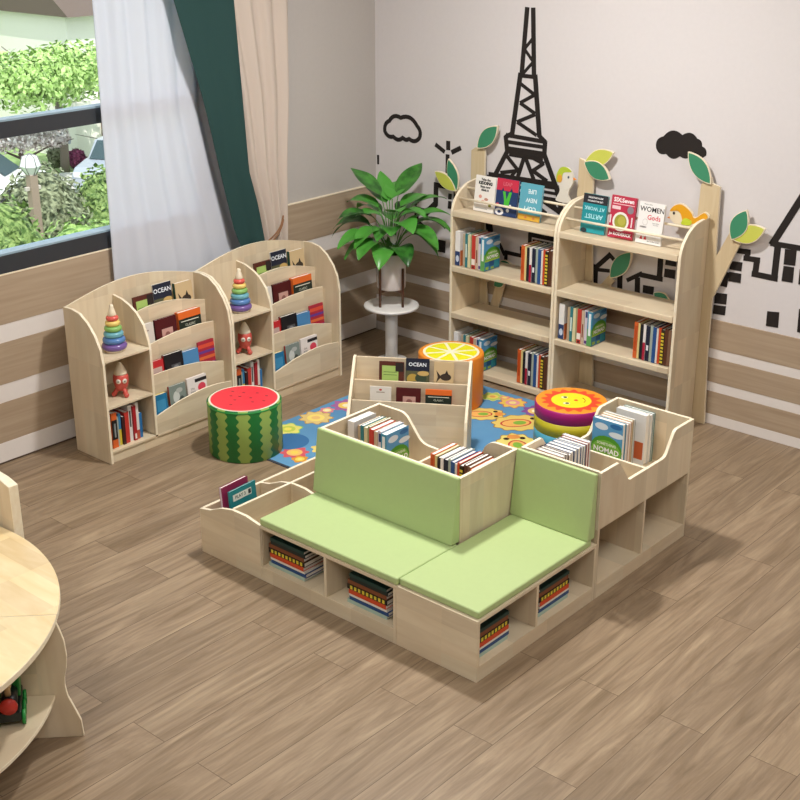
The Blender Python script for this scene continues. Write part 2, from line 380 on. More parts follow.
decal('tall_house_decal', [((.612,1.285),(.609,1.131),.032),((.6,1.277),(.80,1.275),.026),((.80,1.275),(.80,.95),.026),((.609,1.131),(.516,1.045),.035),((.503,1.05),(.42,1.055),.038),((.42,1.04),(.42,.90),.03),((.441,.958),(.568,.871),.032),((.377,1.163),(.44,1.132),.032)],
      [[(.734,1.23),(.766,1.229),(.762,1.187),(.73,1.186)],[(.733,1.173),(.764,1.172),(.761,1.114),(.729,1.115)],[(.64,.858),(.712,.859),(.708,.764),(.637,.763)]], 'black outlined town house drawn on the wall behind the potted plant', 'wall sticker')
decal('stepped_house_decal', [((1.483,1.043),(1.86,1.041),.023),((1.49,1.045),(1.493,.926),.023),((1.412,.926),(1.508,.929),.021),((1.422,.928),(1.425,.863),.019),((1.275,.873),(1.424,.872),.021),((1.284,.877),(1.282,.803),.021),((1.518,1.005),(1.84,1.005),.012),((1.671,1.09),(1.67,1.051),.033),((1.86,1.045),(1.86,.80),.023)],
      [[(1.53,.99),(1.6,.99),(1.6,.93),(1.53,.93)],[(1.63,.99),(1.70,.99),(1.70,.93),(1.63,.93)],[(1.73,.99),(1.80,.99),(1.80,.93),(1.73,.93)]], 'black stepped building outline seen through the left tree bookshelf', 'wall sticker')
decal('gabled_house_decal', [((2.05,.895),(2.168,1.016),.025),((2.155,1.02),(2.197,.989),.021),((2.056,.918),(2.059,.764),.031),((2.067,.891),(2.168,.901),.019),((2.256,.881),(2.263,.758),.029),((2.246,.769),(2.419,.776),.025),((2.395,.892),(2.402,.771),.029),((2.317,.863),(2.424,.932),.021),((2.419,.921),(2.581,.921),.025),((2.558,1.2),(2.561,.914),.029)],
      [[(2.6,1.074),(2.678,1.078),(2.681,1.027),(2.597,1.025)],[(2.597,.999),(2.678,1.002),(2.677,.942),(2.595,.941)],[(2.443,.854),(2.527,.857),(2.525,.801),(2.443,.8)]], 'black gabled houses outline seen through the right tree bookshelf', 'wall sticker')
decal('cottage_decal', [((3.089,1.213),(3.188,1.217),.025),((3.176,1.227),(3.172,1.172),.025),((3.156,1.174),(3.257,1.178),.025),((3.243,1.185),(3.24,1.076),.029),((3.223,1.083),(3.387,1.082),.027),((3.37,1.305),(3.37,1.075),.031),((3.332,1.295),(3.507,1.652),.033),((3.507,1.652),(3.70,1.295),.033),((3.326,1.3),(3.70,1.304),.025),((3.033,1.051),(3.03,.97),.038),((3.66,1.30),(3.66,.9),.031)],
      [[(3.42,1.28),(3.495,1.286),(3.497,1.187),(3.422,1.182)],[(3.423,1.173),(3.492,1.176),(3.494,1.077),(3.421,1.075)],[(3.53,1.28),(3.605,1.286),(3.607,1.187),(3.532,1.182)],[(3.53,1.173),(3.605,1.176),(3.607,1.077),(3.532,1.075)],[(3.062,1.139),(3.147,1.143),(3.145,1.085),(3.063,1.082)],[(3.061,1.065),(3.147,1.068),(3.147,1.007),(3.061,1.004)],[(2.978,.909),(3.063,.916),(3.063,.845),(2.979,.837)],[(2.977,.825),(3.063,.833),(3.062,.771),(2.976,.765)],[(3.35,.861),(3.43,.87),(3.433,.768),(3.351,.764)],[(3.557,.92),(3.637,.923),(3.642,.767),(3.562,.77)]],
      'black cottage with pitched roof drawn on the wall at the far right', 'wall sticker')

# ---------------------------------------------------------------- books
_bm = {}
def book_mesh(w, h, t, col, kind, spine2=None):
    key = (round(w, 3), round(h, 3), round(t, 4), col, kind, spine2)
    if key in _bm: return _bm[key]
    mb = MB(); c = .0022
    if kind == 'cover':
        mb.box(0, w, 0, c, 0, h); mb.box(0, w, t-c, t, 0, h); mb.box(0, c, c, t-c, 0, h, 1 if spine2 else 0)
        mats = [mat(col, .45), mat(spine2, .45)] if spine2 else [mat(col, .45)]
    else:
        mb.box(c, w-.005, c, t-c, .003, h-.003); mats = [PAG]
    ob = mb.build(kind, mats); _bm[key] = ob.data; bpy.data.objects.remove(ob)
    return _bm[key]
def F(u0, v0, u1, v1, col): return ('r', u0, v0, u1, v1, col)
def book(loc, M3, w, h, t, col, label, group, art=None, spine_art=None, name='book', spine2=None):
    """local frame: width +X from the spine, front cover faces -Y, height +Z; M3 is the 3x3 orientation"""
    e = bpy.data.objects.new(name, None); C.objects.link(e); e.empty_display_size = .03
    e.matrix_world = Matrix.Translation(Vector(loc)) @ M3.to_4x4()
    tag(e, label, 'book', group)
    for kd in ('cover', 'pages'):
        o = bpy.data.objects.new(kd, book_mesh(w, h, t, col, kd, spine2)); C.objects.link(o); o.parent = e
    def prints(items, nm, MP, W, H):
        mb = MB(); mats = []; ix = {}
        def mi(c):
            if c not in ix: ix[c] = len(mats); mats.append(mat(c, .45))
            return ix[c]
        for n, it in enumerate(items):
            d = .0003+.00022*n
            if it[0] == 'r':
                _, a, b, c2, d2, cc = it
                mb.add([MP @ Vector((x*W, y*H, d)) for x, y in ((a, b), (c2, b), (c2, d2), (a, d2))], [(0, 1, 2, 3)], mi(cc))
            elif it[0] == 'e':
                _, cx, cy, rx, ry, cc = it; k2 = 18
                mb.add([MP @ Vector((cx*W+rx*W*math.cos(2*PI*k/k2), cy*H+ry*H*math.sin(2*PI*k/k2), d)) for k in range(k2)], [tuple(range(k2))], mi(cc))
            elif it[0] == 'p':
                _, ps, cc = it
                mb.add([MP @ Vector((x*W, y*H, d)) for x, y in ps], [tuple(range(len(ps)))], mi(cc))
            elif it[0] == 't':
                _, s, cx, cy, sz, cc, rot, bold = it
                text_into(mb, s, sz*H, MP @ Matrix.Translation((cx*W, cy*H, d)) @ Matrix.Rotation(rot, 4, 'Z'), mi(cc), bold=bold)
        mb.build(nm, mats, e)
    if art: prints(art, 'cover_print', Matrix(((1, 0, 0, 0), (0, 0, -1, 0), (0, 1, 0, 0), (0, 0, 0, 1))), w, h)
    if spine_art: prints(spine_art, 'spine_print', Matrix(((0, 0, -1, 0), (-1, 0, 0, t), (0, 1, 0, 0), (0, 0, 0, 1))), t, h)
    return e
def basis(X, Y, Z): return Matrix((X, Y, Z)).transposed()
R90 = basis((0, 1, 0), (-1, 0, 0), (0, 0, 1))
RID = Matrix.Identity(3)
NOMAD = [F(0, 0, 1, 1, '#4FA0C8'), F(0, .62, 1, 1, '#5C9FD0'), ('e', .3, .86, .22, .07, '#DDE8F2'), ('e', .8, .75, .25, .06, '#E4EEF4'), ('e', .78, .92, .2, .05, '#2E6FAE'),
         ('e', .5, .42, .52, .27, '#4F9A2B'), ('e', .5, .36, .5, .24, '#7DBB45'), F(0, 0, 1, .27, '#2B78A0'), F(0, .27, 1, .31, '#A8C840'), F(.3, .12, .62, .27, '#1C4E80'), F(.62, .05, .95, .22, '#2A8A9A'),
         F(.05, .03, .25, .12, '#93B84A'), F(.4, .02, .6, .09, '#93B84A'), ('t', 'SOMETHING', .5, .52, .075, '#E8F0D8', 0, .0006), ('t', 'NOMAD', .5, .39, .15, '#FFFFFF', 0, .0012)]
SETA = [('#E8E6E4', .034, 'white', [F(0, 0, 1, .42, '#28406E'), ('e', .5, .2, .35, .1, '#C8D4E8')]), ('#C06A3C', .016, 'orange brown', [F(0, .7, 1, .78, '#E8C890')]), ('#BFA98C', .02, 'tan', None),
        ('#2E7C84', .016, 'teal', [F(.2, .3, .8, .7, '#D8E8E0')]), ('#DDD4A8', .018, 'cream', None), ('#9AA07A', .012, 'olive', None), ('#C23A30', .024, 'red', [F(0, .12, 1, .3, '#F0E8E0'), F(.3, .02, .7, .08, '#222222')]), ('#C9B49C', .018, 'beige', [F(.3, .2, .7, .6, '#7A3028')]),
        ('#D8CED8', .02, 'lilac white', [F(.2, .78, .8, .95, '#2A3A70'), F(.1, .03, .9, .12, '#5A3A80')]), ('#3C8FB0', .03, 'green and blue landscape', [F(0, 0, 1, .5, '#5FA05A'), F(.25, .3, .75, .95, '#E8EEF0')])]
SETB = [('#D0622C', .026, 'orange', [F(.2, .2, .8, .9, '#B84A1C')]), ('#E0CF8E', .014, 'cream yellow', None), ('#1C1E24', .026, 'black', None), ('#E6E2E0', .018, 'white and crimson', [F(0, 0, 1, .5, '#A81C3C')]),
        ('#1B2238', .026, 'navy', [F(.2, .3, .8, .45, '#E8E8F0')]), ('#A8B4A8', .022, 'grey green', None), ('#25508C', .024, 'blue', None), ('#E8E4DC', .012, 'thin white', None), ('#CC4A24', .02, 'orange red', None),
        ('#2A2418', .024, 'yellow patterned', [F(.1, .05+.1*i, .9, .11+.1*i, '#D8C43C') for i in range(9)]), ('#5A3424', .022, 'dark brown', None), ('#83624C', .02, 'light brown', None)]
def ink(col, txt, y=.5, sz=.3): return ('t', txt, .5, y, sz, col, PI/2, 0)
def row_spines(setx, x0, y, z, where, group, w=.17, h=.25, total=None, lean=None, cover_last=None, slot=0, jitter=1):
    tot = sum(s[1] for s in setx); k = (total/tot) if total else 1; x = x0
    for i, (c, t, nm, sp) in enumerate(setx):
        t2 = t*k; hh = h-(.012*((i*37) % 5)/4)*jitter; last = i == len(setx)-1
        M = R90
        xx = x+t2
        if lean == i: M = Matrix.Rotation(math.radians(-4.5), 3, 'Y') @ R90; xx -= .012; 
        # front cover faces +X, so the thickness runs from xx back towards -X
        book((xx, y+.004*((i*13) % 3), z+.0006), M, w, hh, t2*.97, c, '%s book, %s from left %s' % (nm, ORD(i), where), group, cover_last if last else None, sp)
        x += t2
def row_fronts(setx, x0, y, z, where, group, w, h, total, cover_first=None):
    """front covers face -Y, stacked towards +Y"""
    tot = sum(s[1] for s in setx); k = total/tot; yy = y
    for i, (c, t, nm, sp) in enumerate(setx):
        t2 = t*k
        book((x0+.003*((i*7) % 3), yy, z+.0006), RID, w, h-.008*((i*31) % 4)/3, t2*.97, c, '%s book, %s from front %s' % (nm, ORD(i), where), group, cover_first if i == 0 else None)
        yy += t2
def stack(face, cx, cy, z, where, group, names):
    """books lying flat; face 'y': spines to -Y, 'x': spines to +X"""
    M = basis((0, 1, 0), (0, 0, -1), (-1, 0, 0)) if face == 'y' else basis((-1, 0, 0), (0, 0, -1), (0, -1, 0))
    zz = z+.0006
    for i, (c, t, nm, sp) in enumerate(names):
        j = .006*((i*29) % 5-2)/2; hh = .262-.006*((i*17) % 4)
        # local: Y(thickness) -> -Z so origin at the top of the book
        loc = (cx+hh/2+j, cy+abs(j), zz+t) if face == 'y' else (cx-abs(j), cy+hh/2+j, zz+t)
        pos = 'bottom of' if i == 0 else 'top of' if i == len(names)-1 else ORD(i)+' above bottom in'
        book(loc, M, .185, hh, t, c, '%s book, %s the stack %s' % (nm, pos, where), group, None, sp)
        zz += t+.0008
STK = [('#A9C0B4', .02, 'pale green', None), ('#20487C', .022, 'blue', None), ('#E4DED6', .014, 'white', None), ('#CC4A24', .022, 'orange red', None), ('#1E1A14', .026, 'yellow patterned', [F(.12, .06+.1*i, .88, .12+.1*i, '#D8C43C') for i in range(9)]),
       ('#7A4426', .022, 'brown', None), ('#12201E', .02, 'black', None), ('#163A36', .018, 'dark green', None)]

# ---------------------------------------------------------------- the two arched book racks under the window
BVE = [BV, BE]; BHE = [BH, BE]
def make_rack():
    t = thing('arched_book_rack', (.17, -3.075, 0), 'left arched birch book rack with toy shelves under the sheer curtain', 'book rack', 'arched book racks under the window')
    side = [(0, 0), (.36, 0), (.36, .66)] + [(.342, .76), (.302, .835), (.24, .905), (.165, .952), (.085, .966)] + [(0, .962)]
    div = [(0, .08), (.352, .08), (.352, .66), (.34, .72), (.303, .818), (.241, .884), (.176, .921), (.1, .948), (0, .961)]
    W = 1.048; T = .018
    for y0 in (0, W-T): MB().prism(side, 1, y0, y0+T, 0, 1).build('side_panel', BVE, t, .0015)
    MB().prism(div, 1, .365, .365+T, 0, 1).build('divider', BVE, t, .0015)
    bp = [(T, .02)] + [(W-T, .02)] + [(T+(W-2*T)*(1-i/20), .962+.085*math.sin(PI*(1-i/20))) for i in range(21)]
    MB().prism([(a, b) for a, b in bp], 0, .0, .014, 0, 1).build('back_panel', BVE, t)
    for z in (.68, .375): MB().box(.014, .352, T, .365, z-.016, z, 0).build('shelf', BHE, t, .002)
    MB().box(.014, .352, T, .365, .064, .08).build('shelf', BHE, t, .002)
    MB().box(.014, .352, .365+T, W-T, .064, .08).build('bottom_board', BHE, t, .002)
    MB().box(.325, .343, T, W-T, .0, .064).build('plinth', BHE, t, .001)
    L0, L1 = .365+T, W-T
    tops = {.345: (.08, [(0, .205), (.3, .255), (.6, .28), (.8, .28), (1, .262)]), .273: (.10, [(0, .452), (.2, .458), (.4, .456), (.7, .437), (1, .39)]),
            .192: (.31, [(0, .60), (.2, .636), (.5, .662), (.8, .667), (1, .656)]), .115: (.50, [(0, .82), (.2, .853), (.45, .863), (.7, .842), (1, .79)])}
    for x, (zb, tab) in tops.items():
        zt = [(L0+(L1-L0)*i/16, interp(tab, i/16)) for i in range(17)]
        # smooth the polyline a little
        zt = [zt[0]]+[(zt[i][0], (zt[i-1][1]+2*zt[i][1]+zt[i+1][1])/4) for i in range(1, 16)]+[zt[16]]
        MB().prism([(L0, zb), (L1, zb)]+zt[::-1], 0, x-.006, x+.006, 0, 1).build('pocket_front', BHE, t, .001)
    for x0, x1, z in ((.014, .109, .71), (.121, .186, .51), (.198, .267, .295)):
        MB().box(x0, x1, L0, L1, z-.012, z).build('pocket_floor', BH, t)
    return t
rackL = make_rack()
rackR = dup(rackL, (.17, -2.024, 0), 'right arched birch book rack with toy shelves beside the corner', 'arched book racks under the window')
tilt = lambda deg, M: Matrix.Rotation(math.radians(deg), 3, 'Y') @ M
COV = {
 'green': [F(0, 0, 1, 1, '#5A2A20'), F(.12, .0, .78, .86, '#A7C46C'), F(.18, .62, .72, .64, '#55703A'), F(.18, .52, .72, .54, '#55703A'), F(.66, .66, .98, .98, '#2A2222')],
 'ocean': [F(0, 0, 1, 1, '#1E2436'), F(0, 0, 1, .62, '#5A5A40'), ('e', .3, .35, .25, .18, '#B89A4A'), ('e', .65, .4, .25, .14, '#3C4A38'), ('e', .75, .55, .25, .08, '#C8A868'), ('e', .45, .2, .3, .1, '#28302C'), ('t', 'OCEAN', .5, .82, .16, '#E8EEF4', 0, .0008)],
 'fish': [F(0, 0, 1, 1, '#CDB48A'), ('e', .6, .5, .28, .12, '#3A3028'), ('p', [(.38, .5), (.12, .72), (.2, .5), (.12, .3)], '#3A3028'), ('p', [(.55, .6), (.65, .74), (.75, .58)], '#2A2420')],
 'white': [F(0, 0, 1, 1, '#DAD5CC'), F(.3, .8, .7, .83, '#998877'), ('e', .5, .9, .07, .035, '#B03A30')],
 'maroon': [F(0, 0, 1, 1, '#4E0F14'), F(.28, .35, .8, .72, '#C49A90'), ('e', .54, .53, .12, .1, '#8A5A54')],
 'orange': [F(0, 0, 1, 1, '#1E2A22'), F(0, .82, 1, 1, '#E06A28'), F(.1, .74, .9, .76, '#E8E8D8'), ('t', 'CLASSIC', .5, .64, .09, '#D8DCC8', 0, 0)],
 'red': [F(0, 0, 1, 1, '#C22B30'), F(.35, .5, .9, .8, '#C9B0A8')],
 'black': [F(0, 0, 1, 1, '#15151A'), F(.35, .5, .85, .7, '#54565A'), ('e', .6, .6, .15, .07, '#8A8C8E')],
 'blue': [F(0, 0, 1, 1, '#4C86B8'), F(0, 0, 1, .62, '#6A9CC0'), F(0, 0, 1, .5, '#C8BC90')],
 'magenta': [F(0, 0, 1, 1, '#A8283C'), F(0, .82, 1, .92, '#D8503A'), F(0, .68, 1, .75, '#6A3A8A'), F(0, .52, 1, .6, '#D8683A'), F(0, .3, 1, .42, '#8A3A80'), F(0, .1, 1, .2, '#D8503A')],
 'teal': [F(0, 0, 1, 1, '#2272A0'), F(.15, .55, .85, .85, '#3E8CB8')],
 'grey': [F(0, 0, 1, 1, '#7E8A84'), ('e', .4, .7, .2, .15, '#C8CCC8'), ('e', .7, .5, .2, .2, '#4A524E'), ('e', .3, .4, .2, .1, '#3E4642'), ('e', .6, .85, .2, .06, '#B0B4B0')],
 'figure': [F(0, 0, 1, 1, '#E6DEDA'), F(.4, .86, 1, .94, '#1E1A1A'), ('e', .72, .72, .2, .1, '#D8445A'), ('e', .68, .55, .16, .1, '#D8445A'), ('e', .84, .6, .1, .08, '#E88A94'), ('t', 'the\nway', .25, .7, .09, '#777777', 0, 0), ('e', .8, .42, .1, .03, '#222222')],
}
POCK = [ # x, z floor, y0 (world, left rack), width, height, thickness, base colour, cover, name, spine colour
 (.272, .71, -2.62, .165, .215, .012, '#5A2A20', 'green', 'green and brown', None), (.274, .71, -2.46, .152, .262, .012, '#E8E4DC', 'ocean', 'dark ocean', None), (.284, .71, -2.285, .142, .235, .03, '#CDB48A', 'fish', 'beige fish', '#1C4A40'),
 (.352, .51, -2.67, .135, .25, .022, '#DAD5CC', 'white', 'white', None), (.352, .51, -2.522, .175, .255, .016, '#4E0F14', 'maroon', 'dark red', None), (.356, .51, -2.33, .188, .258, .035, '#E06A28', 'orange', 'orange and black', None),
 (.432, .295, -2.685, .145, .235, .02, '#C22B30', 'red', 'bright red', None), (.434, .295, -2.532, .152, .25, .026, '#15151A', 'black', 'black with red spine', '#8A2020'), (.432, .295, -2.375, .13, .232, .024, '#4C86B8', 'blue', 'plain blue', None), (.428, .295, -2.24, .138, .26, .012, '#A8283C', 'magenta', 'magenta striped', None),
 (.508, .08, -2.688, .1, .25, .022, '#D8C84A', 'teal', 'small blue and yellow', None), (.506, .08, -2.565, .137, .275, .016, '#7E8A84', 'grey', 'grey photo', '#B02A2A'), (.506, .08, -2.413, .165, .285, .018, '#E6DEDA', 'figure', 'white with red figure', None)]
for rk, dy, nm in ((rackL, 0, 'left'), (rackR, 1.051, 'right')):
    for (x, z, y0, bw, bh, bt, c, cv, bn, sc) in POCK:
        rowname = {.71: 'top', .51: 'second', .295: 'third', .08: 'lowest'}[z]
        lift = .001
        book((x, y0+.014+dy, z+lift), tilt(-5, R90), bw, bh, bt, c, '%s book in the %s pocket of the %s arched rack' % (bn, rowname, nm), 'books facing out in the arched racks', COV[cv], spine2=sc)
    BOT = [('#D8642A', .042, 'thick orange and black', [F(0, .24, 1, .8, '#16181A'), F(.4, .3, .7, .7, '#8A9294')]), ('#A4B0A4', .014, 'grey green', None), ('#3A7FB0', .022, 'blue and yellow', [F(0, 0, 1, .5, '#D6BE3C')]), ('#3C1A1A', .022, 'dark maroon', None), ('#C23830', .034, 'red', None),
           ('#E2E0DC', .028, 'white', [F(.25, .4, .75, .85, '#50504E')]), ('#A81E28', .024, 'crimson', [F(.2, .05, .8, .2, '#E8E0D8')]), ('#E0DAD6', .024, 'white and red', [F(0, 0, 1, .25, '#B8503A')]), ('#2A6EA8', .026, 'small blue', None)]
    y = -3.022+dy
    for i, (c, t, bn, sp) in enumerate(BOT):
        # spines face +X: local X -> -X, thickness -> -Y
        M = basis((-1, 0, 0), (0, -1, 0), (0, 0, 1))
        hh = [.235, .2, .215, .19, .21, .245, .235, .25, .17][i]
        book((.49-.006*(i % 3), y+t, .0806), M, .17, hh, t*.96, c, '%s book, %s from left at bottom of %s arched rack' % (bn, ORD(i), nm), 'upright books in the arched racks', None, sp)
        y += t+.001
# toys
def make_ring_tower(loc, label):
    t = thing('stacking_ring_toy', loc, label, 'toy', 'stacking ring toys')
    MB().lathe([(.001, 0), (.06, 0), (.062, .006), (.06, .012), (.012, .012), (.012, .2), (.001, .2)], n=24).build('peg', BE, t)
    z = .012
    for r, h, c, nm in ((.079, .042, '#73589A', 'purple ring'), (.071, .04, '#5580B8', 'blue ring'), (.063, .038, '#6CAAB8', 'teal ring'), (.055, .036, '#86B866', 'green ring'), (.047, .034, '#E8CC74', 'yellow ring'), (.039, .032, '#DA5E54', 'red ring')):
        pr = [(.013, z+.004)]+[(r-h/2*.95+h/2*.95*math.cos(a), z+h/2+h/2*math.sin(a)) for a in [-PI/2+PI*i/8 for i in range(9)]]+[(.013, z+h-.004)]
        o = MB().lathe(pr, n=28).build('ring', mat(c, .25, .5), t); o['label'] = nm; z += h*.97
    MB().lathe([(.024, z), (.027, z+.008), (.02, z+.035), (.013, z+.052), (.014, z+.06), (.011, z+.07), (.001, z+.074)], n=20).build('top_cone', BE, t)
make_ring_tower((.40, -2.882, .681), 'rainbow stacking ring toy on the left arched rack')
make_ring_tower((.40, -1.828, .681), 'rainbow stacking ring toy on the right arched rack')
RED = mat('#CC564C', .4)
def make_rocket(loc, label):
    t = thing('rocket_toy', loc, label, 'toy', 'wooden rocket toys', rz=-.55)
    MB().lathe([(.001, .04), (.03, .042), (.042, .07), (.05, .105), (.048, .135), (.040, .152), (.001, .153)], n=24).build('body', RED, t)
    MB().lathe([(.042, .150), (.041, .16), (.028, .19), (.010, .222), (.001, .226)], n=24).build('nose_cone', BE, t)
    for k in range(3):
        a = k*2*PI/3+.5; x, y = math.cos(a), math.sin(a)
        MB().tube([(x*.02, y*.02, .06), (x*.036, y*.036, .035), (x*.046, y*.046, .018)], [.013, .014, .016], 10).sphere((x*.05, y*.05, .0165), .016, 10, 8).build('leg', RED, t)
    for s in (-1, 1):
        g = MB(); a = s*.42
        g.lathe([(.001, 0), (.016, 0), (.016, .004), (.001, .004)], n=16)
        o = g.build('goggle', mat('#E8DDD0', .4), t); o.rotation_euler = (0, PI/2, a); o.location = (.046*math.cos(a), .046*math.sin(a), .112)
        p = MB().sphere((0, 0, .003), .005, 10, 6).build('pupil', mat('#3A5A50', .3), o)
make_rocket((.415, -2.868, .376), 'red wooden rocket toy with goggles on the left arched rack')
make_rocket((.415, -1.815, .376), 'red wooden rocket toy with goggles on the right arched rack')

# ---------------------------------------------------------------- tree bookshelves on the back wall
def make_shelf(loc, label, Wd):
    t = thing('tree_bookshelf', loc, label, 'bookshelf', 'tree shaped bookshelves')
    T = .022
    prof = [(-.05, 0), (-.385, 0), (-.385, 1.20)]+arc((-.385, 1.20), (-.375, 1.335), (-.215, 1.395), 8)[1:]+arc((-.215, 1.395), (-.15, 1.41), (-.06, 1.408), 4)[1:]+[(-.05, 1.405)]
    for x0 in (0, Wd-T): MB().prism(prof, 0, x0, x0+T, 0, 1).build('side_panel', BVE, t, .004)
    for z in (.058, .468, .82, 1.226):
        b = MB().box(T, Wd-T, -.372, -.06, z-.026, z-.004); b.box(T, Wd-T, -.392, -.368, z-.045, z); b.build('shelf', BH, t, .006)
    for y, z in ((-.215, 1.362), (-.31, 1.302)):
        MB().tube([(T-.004, y, z), (Wd-T+.004, y, z)], .0085, 10).build('rail', BE, t)
    return t
S1 = make_shelf((1.062, 0, 0), 'left tree bookshelf with open shelves and rail top against the back wall', .915)
S2 = make_shelf((1.979, 0, 0), 'right tree bookshelf with open shelves and rail top against the back wall', .938)
def board(parent, name, pts, y0=-.047, y1=-.028, m=None):
    lx = parent.location.x
    return MB().prism([(a-lx, b) for a, b in pts], 1, y0, y1, 0, 1).build(name, m or [TR, BE], parent, .002)
board(S1, 'trunk', [(.985, 0), (1.20, 0), (1.165, .40), (1.12, .80), (1.105, 1.2), (1.10, 1.61), (1.015, 1.618), (.975, 1.59), (.975, .9), (.975, .4)])
board(S1, 'branch', [(1.14, .30), (1.215, .30), (1.31, .64), (1.24, .66)], -.0465, -.0285)
board(S1, 'branch', [(1.11, .60), (1.13, .70), (1.29, .82), (1.32, .76)], -.0465, -.0285)
board(S1, 'branch', [(1.0, .95), (1.02, 1.08), (.86, 1.31), (.82, 1.27)], -.0465, -.0285)
board(S2, 'trunk', [(1.90, 0), (2.12, 0), (2.085, .5), (2.055, .95), (2.03, 1.3), (2.025, 1.59), (1.96, 1.64), (1.905, 1.655), (1.90, 1.2), (1.895, .6)])
board(S2, 'branch', [(2.04, .55), (2.05, .70), (2.20, .89), (2.24, .85)], -.0465, -.0285)
board(S2, 'trunk', [(2.79, 0), (3.01, 0), (2.985, .5), (2.982, .90), (2.978, 1.16), (2.965, 1.61), (2.91, 1.625), (2.90, 1.66), (2.86, 1.655), (2.83, 1.60), (2.82, 1.2), (2.81, .6)])
board(S2, 'branch', [(2.96, .85), (2.96, 1.13), (2.978, 1.155), (3.058, 1.33), (3.15, 1.30), (2.994, .903)], -.0465, -.0285)
board(S2, 'branch', [(2.85, .55), (2.85, .66), (2.66, .80), (2.64, .77)], -.0465, -.0285)
LG = mat('#3E8A66', .5); LY = mat('#CBCF5A', .5)
_ly = [0]
def leaf(parent, a, b, wd, green, bulge=.5):
    wd *= 1.12; _ly[0] += 1; oy = .006 if _ly[0] % 2 else 0
    lx = parent.location.x; a = Vector((a[0]-lx, a[1])); b = Vector((b[0]-lx, b[1])); d = b-a; L = d.length; d.normalize(); n = Vector((-d.y, d.x))
    def out(s, k):
        P = []
        for i in range(15):
            t = i/14; P.append(a+d*(L*(.5+(t-.5)*s))+n*wd/2*s*math.sin(PI*t)**.85)
        for i in range(1, 14):
            t = 1-i/14; P.append(a+d*(L*(.5+(t-.5)*s))-n*wd/2*s*math.sin(PI*t)**.85)
        return [tuple(p) for p in P]
    o = MB().prism(out(1, 0), 1, -.064-oy, -.048).build('leaf', [BE], parent, .001)
    MB().prism(out(.92, 0), 1, -.0652-oy, -.0641-oy).build('leaf_face', [LG if green else LY], o)
    o['label'] = ('green' if green else 'yellow')+' wooden leaf'
for a, b, wd, g in (((1.044, 1.615), (1.225, 1.797), .105, 1), ((.862, 1.275), (.775, 1.505), .088, 1), ((.857, 1.275), (.65, 1.396), .088, 0), ((1.245, .77), (1.38, .81), .075, 1), ((1.23, .62), (1.33, .70), .07, 1)): leaf(S1, a, b, wd, g)
for a, b, wd, g in (((1.955, 1.628), (2.185, 1.73), .10, 0), ((1.957, 1.64), (2.17, 1.548), .105, 1), ((2.908, 1.62), (2.728, 1.805), .10, 1), ((3.086, 1.292), (3.17, 1.50), .105, 1), ((3.086, 1.296), (3.305, 1.40), .105, 0), ((2.217, .872), (2.372, 1.088), .105, 1), ((2.695, .772), (2.56, .838), .08, 1)): leaf(S2, a, b, wd, g)
# birds
def bird_small():
    t = thing('wooden_bird', (1.84, -.10, 1.353), 'white wooden bird with green head perched between the tree bookshelves', 'bird')
    W = mat('#E4DED2', .5)
    MB().prism(blob([(-.068, 0), (-.045, .06), (-.03, .11), (.035, .105), (.03, .05), (.045, 0)]), 1, -.008, .008).build('body', W, t, .001)
    MB().prism([(.045*math.cos(a)*1.45+.0, .045*math.sin(a)*1.75+.16) for a in [2*PI*i/24 for i in range(24)]], 1, -.0095, .0095).build('head', W, t, .001)
    MB().prism(blob([(-.064, .13), (-.07, .18), (-.04, .232), (.01, .24), (.05, .215), (.0, .205), (-.02, .19), (-.03, .15)]), 1, -.0115, -.0096).build('crest', mat('#B6C93A', .5), t)
    MB().prism([(.02*math.cos(a)-.042, .028*math.sin(a)+.158) for a in [2*PI*i/20 for i in range(20)]], 1, -.0135, -.0116).build('cheek', mat('#E2A73A', .5), t)
    MB().prism([(.007*math.cos(a)+.028, .009*math.sin(a)+.175) for a in [2*PI*i/12 for i in range(12)]], 1, -.0125, -.0096).build('eye', mat('#4A5560', .5), t)
    MB().prism([(.058, .178), (.085, .165), (.058, .155)], 1, -.006, .006).build('beak', mat('#E08A30', .5), t)
    for x in (-.02, .03): MB().box(x-.004, x+.004, -.004, .004, -.006, .012).build('foot', mat('#3A3430', .5), t)
bird_small()
def bird_yellow():
    t = thing('wooden_bird', (2.79, -.10, 1.36), 'yellow wooden bird perched on the right tree bookshelf beside the trunk', 'bird')
    o = (2.79, 1.36)
    MB().prism(blob([(-.125, .01), (-.13, .06), (-.10, .105), (-.045, .118), (.02, .082), (.05, .045), (.115, .09), (.15, .06), (.08, .015), (.02, -.02), (-.06, -.03)]), 1, -.008, .008).build('body', mat('#E9DCC0', .5), t, .001)
    MB().prism(blob([(-.13, .06), (-.10, .10), (-.045, .112), (.018, .076), (.05, .04), (.112, .084), (.14, .058), (.075, .012), (-.02, .0), (-.05, .05), (-.08, .07)]), 1, -.0105, -.0081).build('back', mat('#E2A21E', .5), t)
    MB().prism(blob([(-.04, -.01), (-.02, .03), (.03, .02), (.02, -.01)]), 1, -.0125, -.0106).build('wing', mat('#C4D43A', .5), t)
    MB().prism([(.008*math.cos(a)-.1, .01*math.sin(a)+.05) for a in [2*PI*i/12 for i in range(12)]], 1, -.0105, -.0081).build('eye', mat('#2A2A2A', .5), t)
    MB().prism([(-.126, .03), (-.15, .012), (-.12, .008)], 1, -.006, .006).build('beak', mat('#E08A30', .5), t)
bird_yellow()

